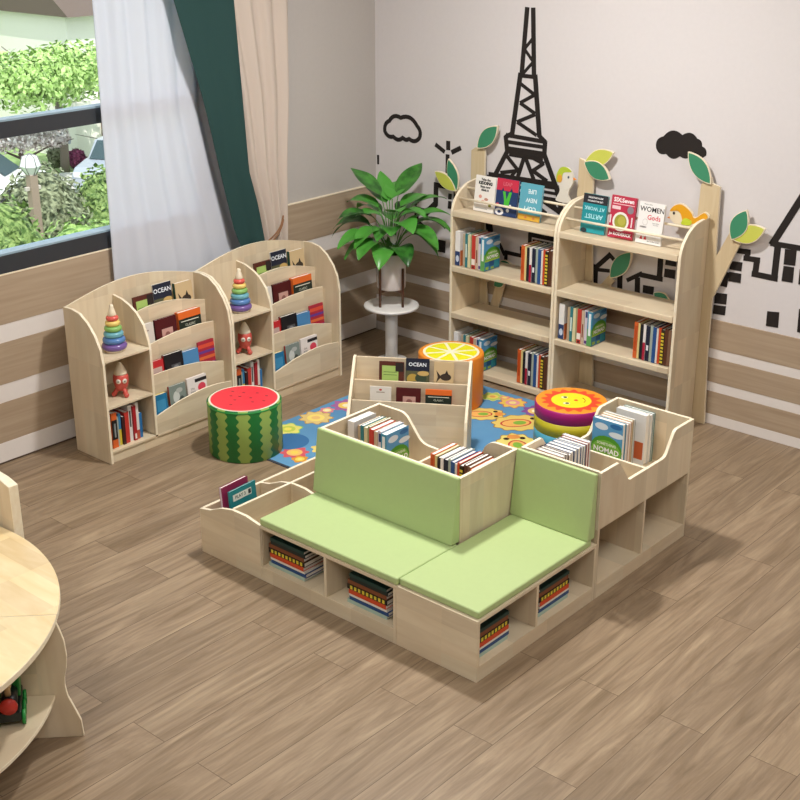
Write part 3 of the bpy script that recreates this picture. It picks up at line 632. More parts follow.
FB = 'front facing picture books on the tree bookshelves'
TK = [F(0, 0, 1, 1, '#ECE8E2'), ('t', 'Take the', .5, .9, .09, '#1A1A1A', 0, .0012), ('t', 'KIDDING', .5, .8, .115, '#1A1A1A', 0, .002), ('t', 'Stop now', .5, .7, .09, '#1A1A1A', 0, .0012), ('t', 'think it', .5, .61, .09, '#1A1A1A', 0, .0012), ('e', .3, .42, .08, .05, '#D89A8A'), ('e', .6, .36, .1, .04, '#C08A7A'), ('e', .45, .3, .08, .03, '#E0B0A0'), ('e', .8, .2, .08, .04, '#8A8A30'), F(.1, .08, .7, .1, '#999999')]
LE = [F(0, 0, 1, 1, '#243A66'), F(0, .68, 1, 1, '#C8304A'), ('p', [(.3, .66), (.42, .66), (.5, .45), (.6, .66), (.72, .66), (.64, .38), (.62, .26), (.4, .26), (.4, .4)], '#4CBB3C'), ('p', [(.25, .68), (.3, .76), (.36, .68)], '#1E2E50'), ('p', [(.62, .68), (.7, .78), (.76, .68)], '#1E2E50'), ('e', .22, .1, .2, .1, '#E8E8EC'), ('e', .22, .1, .08, .04, '#243A66'), ('e', .6, .16, .07, .05, '#D8E0E8'), ('e', .7, .3, .05, .03, '#E8E8EC'), ('t', 'LEAP', .5, .86, .14, '#D86A7A', 0, .001), ('e', .12, .3, .07, .03, '#D84A5A')]
LI = [F(0, 0, 1, 1, '#5FA9BC'), F(0, 0, 1, .16, '#D8A83C'), ('t', 'LIFE', .55, .8, .16, '#DCEEF2', PI, .0012), ('t', 'NEW', .55, .56, .16, '#DCEEF2', PI, .0012), ('t', 'COPY', .5, .33, .16, '#DCEEF2', PI, .0012), ('e', .35, .08, .06, .03, '#C87848'), ('e', .72, .08, .06, .03, '#C87848')]
AR = [F(0, 0, 1, 1, '#1F8E96'), F(0, .76, 1, 1, '#2A2A30'), F(0, 0, 1, .26, '#2A9AA2'), ('t', 'METROPOLITAN', .5, .92, .06, '#E8E8E8', PI, .0004), ('t', 'LIFE IN LONDON', .5, .83, .06, '#E8E8E8', PI, .0004), ('t', 'AT WORK', .5, .64, .13, '#A8E0E8', PI, .001), ('t', 'ARTIST', .5, .44, .17, '#A8E0E8', PI, .0012), ('e', .15, .05, .13, .06, '#2A3A40')]
SX = [F(0, 0, 1, 1, '#B8324A'), ('t', 'SIX:Seven', .5, .9, .14, '#F4ECEC', 0, .0012), F(.06, .8, .95, .815, '#F4D0D4'), F(.06, .68, .4, .76, '#E8C8CC'), ('e', .8, .7, .13, .09, '#8A8088'), ('e', .46, .4, .33, .23, '#E8E4DC'), ('e', .46, .4, .25, .175, '#9A9A38'), ('e', .5, .42, .16, .11, '#B4AE48'), F(.02, .34, .07, .54, '#E8D8DC'), F(.88, .3, .93, .54, '#E8D8DC'), ('t', 'Jo RODERICK', .5, .1, .1, '#F4ECEC', 0, .001), F(.3, 0, 1, .03, '#8A2A20')]
WO = [F(0, 0, 1, 1, '#ECE9E6'), ('t', 'Mostly about', .35, .95, .045, '#333333', 0, 0), ('t', 'WOMEN', .52, .83, .17, '#1A1A1C', 0, .0006), ('t', 'Gods', .62, .64, .17, '#D8384A', 0, .0006), ('t', 'and other\nstories', .72, .5, .05, '#888888', 0, 0), ('e', .3, .52, .1, .08, '#C8C4C0'), ('e', .3, .52, .085, .068, '#ECE9E6'), ('e', .24, .4, .14, .02, '#8A8684'), ('p', [(.16, .1), (.28, .1), (.22, .2)], '#C82A34'), ('p', [(.32, .1), (.44, .1), (.38, .2)], '#C82A34'), ('t', 'SECTION ONE', .7, .07, .05, '#333333', 0, 0)]
tiltF = Matrix.Rotation(math.radians(-7), 3, 'X')
for x0, wd, hh, c, art, lb in ((1.19, .178, .25, '#ECE8E2', TK, 'white book with bold black title'), (1.378, .186, .256, '#243A66', LE, 'red and navy book with green creature'), (1.581, .184, .252, '#5FA9BC', LI, 'light blue book with upside down title'),
                               (2.096, .188, .255, '#1F8E96', AR, 'teal book with upside down title'), (2.311, .187, .275, '#B8324A', SX, 'crimson book with soup bowl'), (2.521, .187, .265, '#ECE9E6', WO, 'white book with black and red title')):
    book((x0, -.287, 1.2272), tiltF, wd, hh, .016, c, lb+' on top of the %s tree bookshelf' % ('left' if x0 < 1.9 else 'right'), FB, art)
UB = 'upright books on the tree bookshelves'
for (x0, z, wh) in ((1.092, .82, 'in upper left row of left bookshelf'), (1.092, .058, 'in bottom left row of left bookshelf'), (2.012, .468, 'in left row of right bookshelf')):
    row_spines(SETA, x0, -.362, z, wh, UB, w=.175, total=.27, lean=1, cover_last=NOMAD)
for (x0, z, wh) in ((1.677, .82, 'in upper right row of left bookshelf'), (1.677, .058, 'in bottom right row of left bookshelf'), (2.607, .468, 'in right row of right bookshelf')):
    row_spines(SETB, x0, -.362, z, wh, UB, w=.175, total=.27)

# ---------------------------------------------------------------- modular seating with bins
VINs = VIN
SEAT = 'modular bench units'
# unit A: tray + two cubbies + tall bin
A = thing('bench_bin_unit', (1.815, -3.44, 0), 'low birch bench unit with book tray, cubbies and tall bin, left half', 'bench unit')
OA = (1.815, -3.44, 0)
T = .018
def pa(mb, name, mats=None, bev=.0015, par=None, org=None): return mb.build(name, mats or BHE, par or A, bev, org or OA)
tray = [(1.815, .0), (2.285, .0), (2.285, .318), (2.18, .338), (2.08, .338), (1.99, .318), (1.90, .278), (1.815, .262)]
trayU = [(1.815, .02), (2.285, .02)]+[p for p in tray[2:]]
pa(MB().prism(tray, 1, -3.44, -3.44+T, 0, 1), 'front_panel')
pa(MB().prism([(1.833, .03), (2.27, .03), (2.27, .318), (2.18, .338), (2.08, .338), (1.99, .318), (1.90, .278), (1.833, .264)], 1, -3.01, -3.01+T, 0, 1), 'tray_partition')
pa(MB().prism([(1.815, .0), (2.285, .0), (2.285, .318), (2.18, .338), (2.08, .338), (1.99, .318), (1.90, .278), (1.815, .262)], 1, -2.49-T, -2.49, 0, 1), 'back_panel')
pa(MB().box(1.815, 1.833, -3.42, -2.51, 0, .262), 'side_panel', BVE)
pa(MB().box(2.062, 2.078, -3.42, -2.51, .03, .336), 'tray_divider', [BE, BE] if 0 else BHE)
pa(MB().box(2.27, 2.288, -3.42, -2.51, 0, .318), 'side_panel', BVE)
pa(MB().box(1.833, 2.27, -3.42, -2.51, .03, .045), 'tray_floor')
# top cut edges of straight boards are a lighter ply edge
for x0, x1, z in ((1.8152, 1.8328, .262), (2.0622, 2.0778, .336)):
    pa(MB().box(x0, x1, -3.42, -2.51, z, z+.0012), 'edge_band', BE, 0)
# bench body
pa(MB().box(2.288, 3.202, -3.44, -3.44+T, 0, .08), 'plinth')
pa(MB().box(2.288, 3.202, -3.42, -2.51, .066, .0795), 'cubby_floor')
pa(MB().box(2.288, 3.22, -3.44, -2.508, .302, .32), 'bench_top')
pa(MB().box(2.745, 2.763, -3.44, -2.98, .08, .302), 'cubby_divider', BVE)
pa(MB().box(3.202, 3.22, -3.44, -2.508, 0, .302), 'side_panel', BVE)
pa(MB().box(2.288, 3.202, -3.0, -2.982, .08, .302), 'cubby_back')
# tall bin
pa(MB().box(2.265, 3.22, -2.962, -2.944, .32, .705, 0), 'bin_front', BVE)
wave = [(.45, None)]
prof = [(2.265, .32), (3.22, .32), (3.22, .705), (3.09, .705)]+arc((3.09, .705), (3.05, .705), (3.02, .665), 5)[1:]+arc((2.985, .60), (2.955, .552), (2.90, .552), 5)+[(2.72, .552)]+arc((2.64, .554), (2.595, .556), (2.57, .58), 4)+arc((2.50, .665), (2.47, .705), (2.43, .705), 5)+[(2.265, .705)]
pa(MB().prism(prof, 1, -2.508, -2.49, 0, 1), 'bin_back', BVE)
pa(MB().box(3.202, 3.22, -2.944, -2.508, .32, .705), 'bin_side', BVE)
pa(MB().box(2.265, 2.283, -2.944, -2.508, .32, .705), 'bin_side', BVE)
pa(MB().box(2.283, 3.202, -2.944, -2.508, .405, .42), 'bin_floor')
pa(MB().box(2.722, 2.738, -2.944, -2.508, .42, .552), 'bin_divider', BVE)
for b in ((3.2022, 3.2198, -2.962, -2.49), (2.2652, 2.2828, -2.962, -2.49)): pa(MB().box(b[0], b[1], b[2], b[3], .705, .7062), 'edge_band', BE, 0)
pa(MB().box(2.283, 3.202, -2.962, -2.944, .705, .7062), 'edge_band', BE, 0)
pa(MB().box(2.7225, 2.7375, -2.944, -2.508, .552, .5532), 'edge_band', BE, 0)
# cushions
def cushion(x0, x1, y0, y1, z0, z1, name, org, par, label):
    o = MB().box(x0, x1, y0, y1, z0, z1).build(name, VINs, par, .009, org); o.modifiers['bevel'].segments = 3; o['label'] = label; return o
cushion(2.285, 3.226, -3.437, -2.985, .3205, .36, 'seat_cushion', OA, A, 'pale green seat cushion')
def backpad(x0, x1, y0, y1, org, par):
    # front face leans back: thick at the foot, thin at the top
    pr = [(y0, .3605), (y1, .3605), (y1, .712), (y0+.046, .712)]
    o = MB().prism(pr, 0, x0, x1).build('backrest_cushion', VINs, par, .006, org); o['label'] = 'pale green upright back cushion'; return o
backpad(2.265, 3.221, -3.028, -2.963, OA, A)
# unit B: corner bench
OBm = (3.2215, -3.44, 0)
B = thing('corner_bench_unit', OBm, 'low birch corner bench with two side cubbies under the green seat', 'bench unit')
def pb(mb, name, mats=None, bev=.0015): return mb.build(name, mats or BHE, B, bev, OBm)
X0, X1 = 3.2215, 3.708
pb(MB().box(X0, X1, -3.44, -3.422, 0, .322), 'front_panel')
pb(MB().box(X1-.018, X1, -3.422, -2.490, 0, .08), 'plinth')
pb(MB().box(X0+.002, X1-.018, -3.422, -2.490, .066, .0795), 'cubby_floor')
pb(MB().box(X0, X1, -3.422, -2.472, .304, .322), 'bench_top')
pb(MB().box(3.3, X1, -2.985, -2.967, .08, .304), 'cubby_divider', BVE)
pb(MB().box(X0, X1, -2.490, -2.472, .0, .304), 'end_panel', BVE)
pb(MB().box(3.29, 3.305, -3.422, -2.49, .08, .304), 'cubby_back', BVE)
cushion(3.229, 3.7, -3.425, -2.51, .3225, .361, 'seat_cushion', OBm, B, 'pale green seat cushion')
pr = [(-2.555, .3615), (-2.492, .3615), (-2.492, .715), (-2.512, .715)]
o = MB().prism(pr, 0, 3.224, 3.704).build('backrest_cushion', VINs, B, .006, OBm)
# unit C: bins with open cubbies
OC = (3.2215, -2.47, 0)
Cc = thing('book_bin_unit', OC, 'tall birch book bin unit with wavy sides and empty cubbies, behind the corner bench', 'book bin')
def pc(mb, name, mats=None, bev=.0015): return mb.build(name, mats or BHE, Cc, bev, OC)
ya, yb = -2.47, -1.556
def wavy(zb): return [(ya, zb), (yb, zb), (yb, .71)]+arc((-1.73, .71), (-1.755, .71), (-1.768, .69), 4)+arc((-1.825, .60), (-1.84, .578), (-1.87, .578), 4)+[(-2.17, .578)]+arc((-2.19, .578), (-2.20, .579), (-2.212, .59), 4)+arc((-2.296, .70), (-2.303, .71), (-2.315, .71), 4)+[(ya, .71)]
sideprof = wavy(.395)
pc(MB().prism(sideprof, 0, X1-.018, X1, 0, 1), 'wavy_side', BVE)
pc(MB().prism(wavy(.0), 0, X0, X0+.018, 0, 1), 'wavy_side', BVE)
for y0 in (ya, yb-.018): pc(MB().box(X0+.018, X1-.018, y0, y0+.018, 0, .71), 'end_panel', BVE)
for y0, yy in ((ya, ya+.018), (yb-.018, yb)): pc(MB().box(X1-.018, X1, y0, yy, .0, .395), 'end_edge', BVE)
pc(MB().box(X1-.018, X1, ya+.018, yb-.018, 0, .08), 'plinth')
pc(MB().box(X0+.018, X1-.018, ya+.018, yb-.018, .066, .08), 'cubby_floor')
pc(MB().box(X0+.018, X1-.018, ya+.018, yb-.018, .395, .41), 'bin_floor')
pc(MB().box(X0+.018, X1, -2.027, -2.011, .08, .395), 'cubby_divider', BVE)
pc(MB().box(X0+.018, X1-.018, -2.027, -2.011, .41, .576), 'bin_divider', BVE)
pc(MB().box(X0+.018, X1-.018, -2.0268, -2.0112, .576, .5772), 'edge_band', BE, 0)
for y0 in (ya, yb-.018): pc(MB().box(X0+.018, X1-.018, y0, y0+.018, .71, .7112), 'edge_band', BE, 0)
# books in the bins
row_spines(SETA, 2.305, -2.79, .42, 'in bench bin behind the green backrest', 'books in the tall bench bin', w=.18, h=.285, total=.28, lean=1, cover_last=NOMAD)
row_spines(SETB+SETB[:3], 2.865, -2.765, .42, 'in right bay of the tall bench bin', 'books in the tall bench bin', w=.19, h=.248, total=.325)
row_fronts([('#D8D4D0', 1, 'grey white', 0), ('#B8B0B0', 1, 'pale grey', 0), ('#8A5A4A', 1, 'brown', 0), ('#E0DCD8', 1, 'white', 0), ('#5A4A4A', 1, 'dark brown', 0), ('#C8C0B8', 1, 'beige', 0), ('#26406E', 1.3, 'navy', 0), ('#C8CCD4', 1, 'silver', 0), ('#3A5A8A', 1.3, 'blue', 0), ('#E0E0E0', 1, 'thin white', 0), ('#7A8A9A', 1, 'steel grey', 0), ('#A04A4A', 1, 'dull red', 0), ('#D8DCE0', 1, 'pale blue', 0)],
           3.2425, -2.435, .41, 'in near bay of the book bin unit', 'books in the book bin unit', .165, .262, .335)
row_fronts([('#3C8FB0', .03, 'green and blue landscape', 0), ('#D8CED0', .02, 'pinkish white', 0), ('#C9A48C', .022, 'salmon', 0), ('#D0B890', .02, 'sand', 0), ('#B8BCB8', .016, 'grey', 0)],
           3.262, -1.86, .41, 'in far bay of the book bin unit', 'books in the book bin unit', .19, .285, .125, NOMAD)
row_fronts([('#E6E4E0', .03, 'white with orange patch', 0), ('#DCDCDA', .02, 'plain white', 0), ('#6A8A86', .014, 'thin grey green', 0)],
           3.30, -1.685, .41, 'against the end of the book bin unit', 'books in the book bin unit', .19, .295, .085, [F(.55, .1, .95, .45, '#C8643A')])
# book stacks in cubbies
stack('y', 2.445, -3.408, .08, 'in left cubby of the bench', 'stacked books in the cubbies', STK)
stack('y', 3.005, -3.408, .08, 'in second cubby of the bench', 'stacked books in the cubbies', STK)
stack('x', 3.672, -3.275, .08, 'in near side cubby of corner bench', 'stacked books in the cubbies', STK[:5]+[STK[5], STK[7]])
stack('x', 3.672, -2.775, .08, 'in far side cubby of corner bench', 'stacked books in the cubbies', STK[:5]+[STK[5], STK[7]])
# two books in the tray
Mt = Matrix.Rotation(math.radians(-5), 3, 'Y') @ Matrix.Rotation(math.radians(4), 3, 'Z') @ R90
book((2.022, -3.385, .13), Mt, .20, .265, .012, '#1F7F86', 'teal book with white title strip leaning in the low tray', 'books in the low tray', [F(.12, .76, .82, .9, '#DCE0D8'), F(.7, .78, .8, .88, '#223038'), ('t', 'PLAY 3', .4, .83, .1, '#3A4A48', 0, .0005), F(.1, .3, .8, .32, '#1A6A72')])
book((1.985, -3.405, .13), Mt, .20, .285, .018, '#8A2A50', 'dark pink book leaning behind the teal book in the low tray', 'books in the low tray', None, spine2='#D8C4D0')

# ---------------------------------------------------------------- small display rack in the middle
D = thing('display_rack', (0, 0, 0), 'small sloped birch display rack with two rows of books on the blue rug', 'book rack')
ax = Vector((.841, .541, 0)); back = Vector((1.444, -1.817, 0)); nrm = Vector((.541, -.841, 0)); DD = .33
orgD = back+nrm*DD; ang = math.atan2(ax.y, ax.x)
D.location = (orgD.x, orgD.y, .009); D.rotation_euler = (0, 0, ang)
Wr = .758
sp = [(0, 0), (DD, 0), (DD, .592), (DD-.03, .592), (DD-.045, .58), (.085, .33), (.06, .27), (.0, .0)]
sp = [(.0, 0), (DD, 0), (DD, .602), (DD-.035, .602), (.105, .385), (.035, .30), (.02, .25)]
for x0 in (0, Wr-.02): MB().prism(sp, 0, x0, x0+.02, 0, 1).build('side_panel', BVE, D, .004)
MB().box(.02, Wr-.02, DD-.012, DD, .05, .595).build('back_panel', BHE, D, .002)
MB().box(.02, Wr-.02, DD-.114, DD-.102, .30, .478).build('pocket_front', BHE, D, .002)
MB().box(.02, Wr-.02, DD-.215, DD-.203, .02, .378).build('pocket_front', BHE, D, .002)
for y0, y1, z in ((DD-.102, DD-.012, .41), (DD-.203, DD-.114, .268)): MB().box(.02, Wr-.02, y0, y1, z-.012, z).build('pocket_floor', BH, D)
MD = Matrix.Rotation(ang, 3, 'Z') @ Matrix.Rotation(math.radians(-7), 3, 'X')
def onD(x, y, z):
    p = orgD+ax*x-nrm*y; return (p.x, p.y, z+.009)
for x0, bw, y, z, bh, c, cv, lb in ((0.173, .158, DD-.085, .41, .178, '#5A2A20', 'green', 'green and brown'), (0.343, .148, DD-.085, .41, .205, '#1E2436', 'ocean', 'dark ocean'), (0.520, .125, DD-.08, .41, .19, '#CDB48A', 'fish', 'beige fish'),
                                    (0.130, .133, DD-.183, .268, .186, '#DAD5CC', 'white', 'white'), (0.295, .155, DD-.183, .268, .186, '#4E0F14', 'maroon', 'dark red'), (0.480, .165, DD-.185, .268, .186, '#E06A28', 'orange', 'orange and black')):
    book(onD(x0, y, z+.0012), MD, bw, bh, .014, c, '%s book in the %s row of the small display rack' % (lb, 'upper' if z > .3 else 'lower'), 'books in the display rack', COV[cv])

# ---------------------------------------------------------------- rug
RUG = (.85, 2.85, -2.37, -.47)
rg = thing('rug', (0, 0, 0), 'blue rug with cartoon flowers and animals on the wooden floor', 'rug'); rg.location = (1.85, -1.42, 0); ro = (1.85, -1.42, 0)
def rug_mat():
    m = mat('#4F8DC4', .9, .1, 'blue_rug'); nt = m.node_tree
    for n in nt.nodes:
        if n.type == 'TEX_NOISE': n.inputs['Scale'].default_value = 2.2
        if n.type == 'MIX': n.inputs['A'].default_value = lin('#5080B0'); n.inputs['B'].default_value = lin('#74ACD0')
    return m
MB().box(RUG[0], RUG[1], RUG[2], RUG[3], 0, .0075).build('pile', rug_mat(), rg, .002, ro)
MB().box(RUG[0], RUG[1], RUG[2]-.018, RUG[2], 0, .006).build('border', mat('#39424E', .9), rg, 0, ro)
pm = MB(); pmats = []; pidx = {}
def pc_(c):
    if c not in pidx: pidx[c] = len(pmats); pmats.append(mat(c, .9, .1))
    return pidx[c]
lay = [.0077]
def flat(pts, c):
    lay[0] += .00001; z = lay[0]
    n = len(pts); ar = sum(pts[i][0]*pts[(i+1) % n][1]-pts[(i+1) % n][0]*pts[i][1] for i in range(n))
    if ar < 0: pts = pts[::-1]
    pm.add([(x, y, z) for x, y in pts], [tuple(range(n))], pc_(c))
def ell(cx, cy, rx, ry=None, rot=0, n=24, wob=0, k=8):
    ry = ry or rx; out = []
    for i in range(n*2):
        a = PI*i/n; f = 1+wob*math.cos(k*a); x = rx*f*math.cos(a); y = ry*f*math.sin(a)
        out.append((cx+x*math.cos(rot)-y*math.sin(rot), cy+x*math.sin(rot)+y*math.cos(rot)))
    return out
def flower(cx, cy, r, c1, c2, k=8, c3='#F2E27A', edge=None):
    if edge: flat(ell(cx, cy, r*1.1, wob=.13, k=k), edge)
    flat(ell(cx, cy, r, wob=.14, k=k), c1); flat(ell(cx, cy, r*.6), c2); flat(ell(cx, cy, r*.3), c3)
for a in ((.966, -1.962, .085, '#E8E27C', '#C8D45A', 6, '#F0E46A', '#8CCB72'), (.97, -1.70, .10, '#E6CB84', '#F6DF7C', 9, '#EFC67C', '#C89A48'), (.934, -1.554, .05, '#E08A92', '#F3E3A0', 6, '#F6F0C0'), (.975, -1.40, .1, '#A86AA0', '#F2CE6A', 8, '#FAF0C8'),
          (1.26, -1.84, .09, '#E8D278', '#F5E07A', 7, '#C8A858'), (1.37, -2.03, .08, '#E8D078', '#F5E07A', 7), (1.271, -2.20, .085, '#D4616A', '#F0C070', 8, '#F6D060'), (1.37, -2.25, .05, '#D89A40', '#F2D060', 5),
          (1.644, -.60, .07, '#B8D06A', '#EBD86A', 7, '#E8A860', '#E8E27C'), (1.82, -.60, .085, '#F0C860', '#E8A0A0', 8, '#F6E090', '#C86A70'), (2.03, -.62, .09, '#8A5AA0', '#EFC67C', 8, '#FAF0C8'), (1.72, -.56, .035, '#E89A80', '#F0D080', 5),
          (1.45, -.75, .1, '#F0D060', '#F0A860', 8), (2.6, -.7, .1, '#F0D060', '#D4616A', 8), (2.65, -2.1, .12, '#E8D078', '#F5E07A', 7), (2.0, -2.2, .12, '#D4616A', '#F0C070', 8)): flower(*a)
flat(ell(1.12, -2.10, .13), '#4273A4'); flat(ell(1.6, -1.9, .2), '#4273A4'); flat(ell(2.6, -1.6, .2), '#4273A4')
def critter(cx, cy, s, rot, body='#E8CC70'):
    flat(ell(cx, cy, .21*s, .15*s, rot, wob=.07, k=11), '#A8803E'); flat(ell(cx, cy, .2*s, .142*s, rot, wob=.07, k=11), body)
    flat(ell(cx-.03*s*math.cos(rot), cy-.03*s*math.sin(rot), .12*s, .075*s, rot), '#C84A40'); flat(ell(cx-.03*s*math.cos(rot), cy-.03*s*math.sin(rot), .105*s, .062*s, rot), '#F0B868'); flat(ell(cx, cy, .05*s, .035*s, rot), '#8AB84A')
    for q in (-1, 1): flat(ell(cx+.12*s*math.cos(rot)-q*.06*s*math.sin(rot), cy+.12*s*math.sin(rot)+q*.06*s*math.cos(rot), .022*s), '#3A2A20')
    flat(ell(cx+.15*s*math.cos(rot), cy+.15*s*math.sin(rot), .04*s, .05*s, rot), '#E89A50')
critter(1.79, -.90, .72, .7); critter(2.07, -.86, .9, .9); critter(2.28, -1.17, .9, 2.4, '#EBDA7C'); critter(1.55, -1.45, .9, 1.2); critter(2.3, -1.8, 1.1, .2)
pm.build('rug_pattern', pmats, rg, 0, ro)

# ---------------------------------------------------------------- ottomans
def stripe_mat():
    m = bpy.data.materials.new('watermelon_rind'); m.use_nodes = True; nt = m.node_tree; N = nt.nodes.new; L = nt.links.new
    b = nt.nodes['Principled BSDF']; b.inputs['Roughness'].default_value = .45
    tc = N('ShaderNodeTexCoord'); s = N('ShaderNodeSeparateXYZ'); L(tc.outputs['Object'], s.inputs[0])
    at = N('ShaderNodeMath'); at.operation = 'ARCTAN2'; L(s.outputs['Y'], at.inputs[0]); L(s.outputs['X'], at.inputs[1])
    a1 = N('ShaderNodeMath'); a1.operation = 'MULTIPLY_ADD'; L(at.outputs[0], a1.inputs[0]); a1.inputs[1].default_value = 10; a1.inputs[2].default_value = -.1
    c0 = N('ShaderNodeMath'); c0.operation = 'SINE'; L(a1.outputs[0], c0.inputs[0])
    z1 = N('ShaderNodeMath'); z1.operation = 'MULTIPLY'; L(s.outputs['Z'], z1.inputs[0]); z1.inputs[1].default_value = 115
    sz = N('ShaderNodeMath'); sz.operation = 'SINE'; L(z1.outputs[0], sz.inputs[0])
    ad = N('ShaderNodeMath'); ad.operation = 'MULTIPLY_ADD'; L(sz.outputs[0], ad.inputs[0]); ad.inputs[1].default_value = .36; L(c0.outputs[0], ad.inputs[2])
    gt = N('ShaderNodeMath'); gt.operation = 'GREATER_THAN'; L(ad.outputs[0], gt.inputs[0]); gt.inputs[1].default_value = -.02
    mx = N('ShaderNodeMix'); mx.data_type = 'RGBA'; L(gt.outputs[0], mx.inputs['Factor']); mx.inputs['A'].default_value = lin('#93AF55'); mx.inputs['B'].default_value = lin('#15702F')
    L(mx.outputs['Result'], b.inputs['Base Color']); return m
def drum(r, h, n=72): 
    e = .008
    return [(r-e, 0), (r, e), (r, h-e), (r-e*.3, h-e*.3), (r-e, h)]
def disc(mb, r, z, mi=0, n=72, wob=0, k=0, c=(0, 0), rot=0, ry=None):
    ry = ry or r
    mb.add([(c[0]+r*(1+wob*math.cos(k*2*PI*i/n))*math.cos(2*PI*i/n)*math.cos(rot)-ry*(1+wob*math.cos(k*2*PI*i/n))*math.sin(2*PI*i/n)*math.sin(rot), c[1]+r*(1+wob*math.cos(k*2*PI*i/n))*math.cos(2*PI*i/n)*math.sin(rot)+ry*(1+wob*math.cos(k*2*PI*i/n))*math.sin(2*PI*i/n)*math.cos(rot), z) for i in range(n)], [tuple(range(n))], mi)
wm = thing('ottoman', (.985, -2.352, 0), 'round watermelon ottoman with red top and striped green side on the wooden floor', 'ottoman', 'fruit ottomans')
R0, H0 = .236, .352
MB().lathe(drum(R0, H0), n=72).build('side', stripe_mat(), wm)
rim = MB(); rim.lathe([(R0*.955, H0-.003), (R0+.0015, H0-.008), (R0+.0015, H0-.016), (R0-.001, H0-.018)], n=72); rim.build('green_rim', mat('#2E9A48', .4), wm)
tp = MB(); disc(tp, R0*.955, H0+.0006, 0); disc(tp, R0*.90, H0+.0012, 1)
for x, y in ((-.07, .06), (.0, .115), (.08, .12), (.03, .03), (-.09, -.03), (-.02, -.06), (.09, -.01), (.02, -.13), (.13, .05), (-.14, .03), (-.04, .0)): disc(tp, .010, H0+.0018, 2, 12, c=(x, y), ry=.006, rot=.6)
tp.build('top_print', [mat('#E9E6D2', .4), mat('#EE3A48', .4), mat('#8A1E22', .4)], wm)
orr = thing('ottoman', (1.475, -.868, .0085), 'round orange slice ottoman behind the small display rack', 'ottoman', 'fruit ottomans')
HO, RO = .37, .228
MB().lathe(drum(RO, HO), n=72).build('side', mat('#E5862A', .45), orr)
tp = MB(); disc(tp, RO*.97, HO+.0006, 0); disc(tp, RO*.86, HO+.0010, 1)
for k in range(8):
    a0 = 2*PI*k/8+.12+.06; a1 = 2*PI*(k+1)/8+.12-.06; rr = RO*.78
    pts = [(RO*.13*math.cos((a0+a1)/2), RO*.13*math.sin((a0+a1)/2))]+[(rr*math.cos(a0+(a1-a0)*i/8), rr*math.sin(a0+(a1-a0)*i/8)) for i in range(9)]
    tp.add([(x, y, HO+.0016) for x, y in pts], [tuple(range(len(pts)))], 2)
tp.build('top_print', [mat('#F3982E', .4), mat('#FDFADA', .4), mat('#F4F01A', .4)], orr)
sn = thing('ottoman', (2.61, -1.075, .0085), 'round sun face ottoman with rainbow banded side behind the book bins', 'ottoman', 'fruit ottomans')
HS, RS = .37, .228
bands = [(.0, .10, '#7FB23A'), (.10, .20, '#4C9CB4'), (.20, .288, '#B7AC1E'), (.288, HS, '#A3166E')]
for i, (z0, z1, c) in enumerate(bands):
    o = MB().lathe([(RS, z0), (RS, z1)] if i < 3 else [(RS, z0), (RS, z1-.006), (RS-.006, z1)], n=72).build('band', mat(c, .45), sn)
tp = MB(); disc(tp, RS-.006, HS+.0002, 0); fa = .7167+PI  # top of the face points this way
disc(tp, RS*.76, HS+.0008, 1, 192, .10, 16, rot=.1); disc(tp, RS*.55, HS+.0014, 2)
u = Vector((math.cos(fa), math.sin(fa), 0)); v = Vector((math.sin(fa), -math.cos(fa), 0))
for s in (-1, 1):
    p = u*RS*.16+v*s*RS*.22; disc(tp, .022, HS+.002, 3, 20, c=(p.x, p.y), ry=.018, rot=fa); p = p-u*.004; disc(tp, .012, HS+.0026, 4, 16, c=(p.x, p.y))
p = u*-RS*.13; disc(tp, .013, HS+.002, 1, 16, c=(p.x, p.y))
tp.build('top_print', [mat('#F59A2C', .4), mat('#EE4A2A', .4), mat('#F8E424', .4), mat('#F8F4C8', .4), mat('#1E1A18', .4)], sn)
sm = MB(); sm.tube([tuple(u*(-RS*.30-.018*math.cos(t*1.2))+v*(RS*.16*t)+Vector((0, 0, HS+.002))) for t in [i/6-1 for i in range(13)]], .0022, 6); sm.build('smile', mat('#A83A20', .4), sn)

# ---------------------------------------------------------------- pedestal with plant
pdm = mat('#EDEAE6', .3, .5, 'white_lacquer')
pdl = thing('pedestal_table', (.606, -.508, 0), 'round white pedestal table under the potted plant in the corner', 'table')
MB().lathe([(.001, 0), (.125, 0), (.127, .006), (.122, .014), (.04, .02), (.001, .02)], n=40).build('base', pdm, pdl)
MB().lathe([(.047, .018), (.047, .43)], n=32).build('column', pdm, pdl)
MB().lathe([(.001, .428), (.185, .428), (.204, .434), (.208, .444), (.206, .452), (.19, .456), (.001, .452)], n=56).build('table_top', pdm, pdl)
pt = thing('potted_plant', (.60, -.50, .4525), 'leafy green peace lily in white pot on wooden stand atop white pedestal', 'plant')
potm = mat('#DDD3CE', .35, .5, 'white_pot')
MB().lathe([(.001, .13), (.10, .13), (.107, .14), (.109, .40), (.104, .403), (.099, .40), (.098, .375), (.001, .375)], n=40).build('pot', potm, pt)
MB().lathe([(.001, .376), (.093, .376)], n=24).build('soil', mat('#3A2A20', .9), pt)
for k in range(4):
    a = PI/4+k*PI/2+.7167; x, y = .1205*math.cos(a), .1205*math.sin(a)
    lg = MB(); lg.tube([(x*.99, y*.99, 0), (x, y, .30)], [.0095, .0105], 10); lg.build('stand_leg', DW, pt)
for q in (0, 1):
    a = PI/4+q*PI/2+.7167; x, y = .113*math.cos(a), .113*math.sin(a)
    MB().tube([(-x, -y, .116-.001*q), (x, y, .116-.001*q)], .009, 8).build('stand_crossbar', DW, pt)
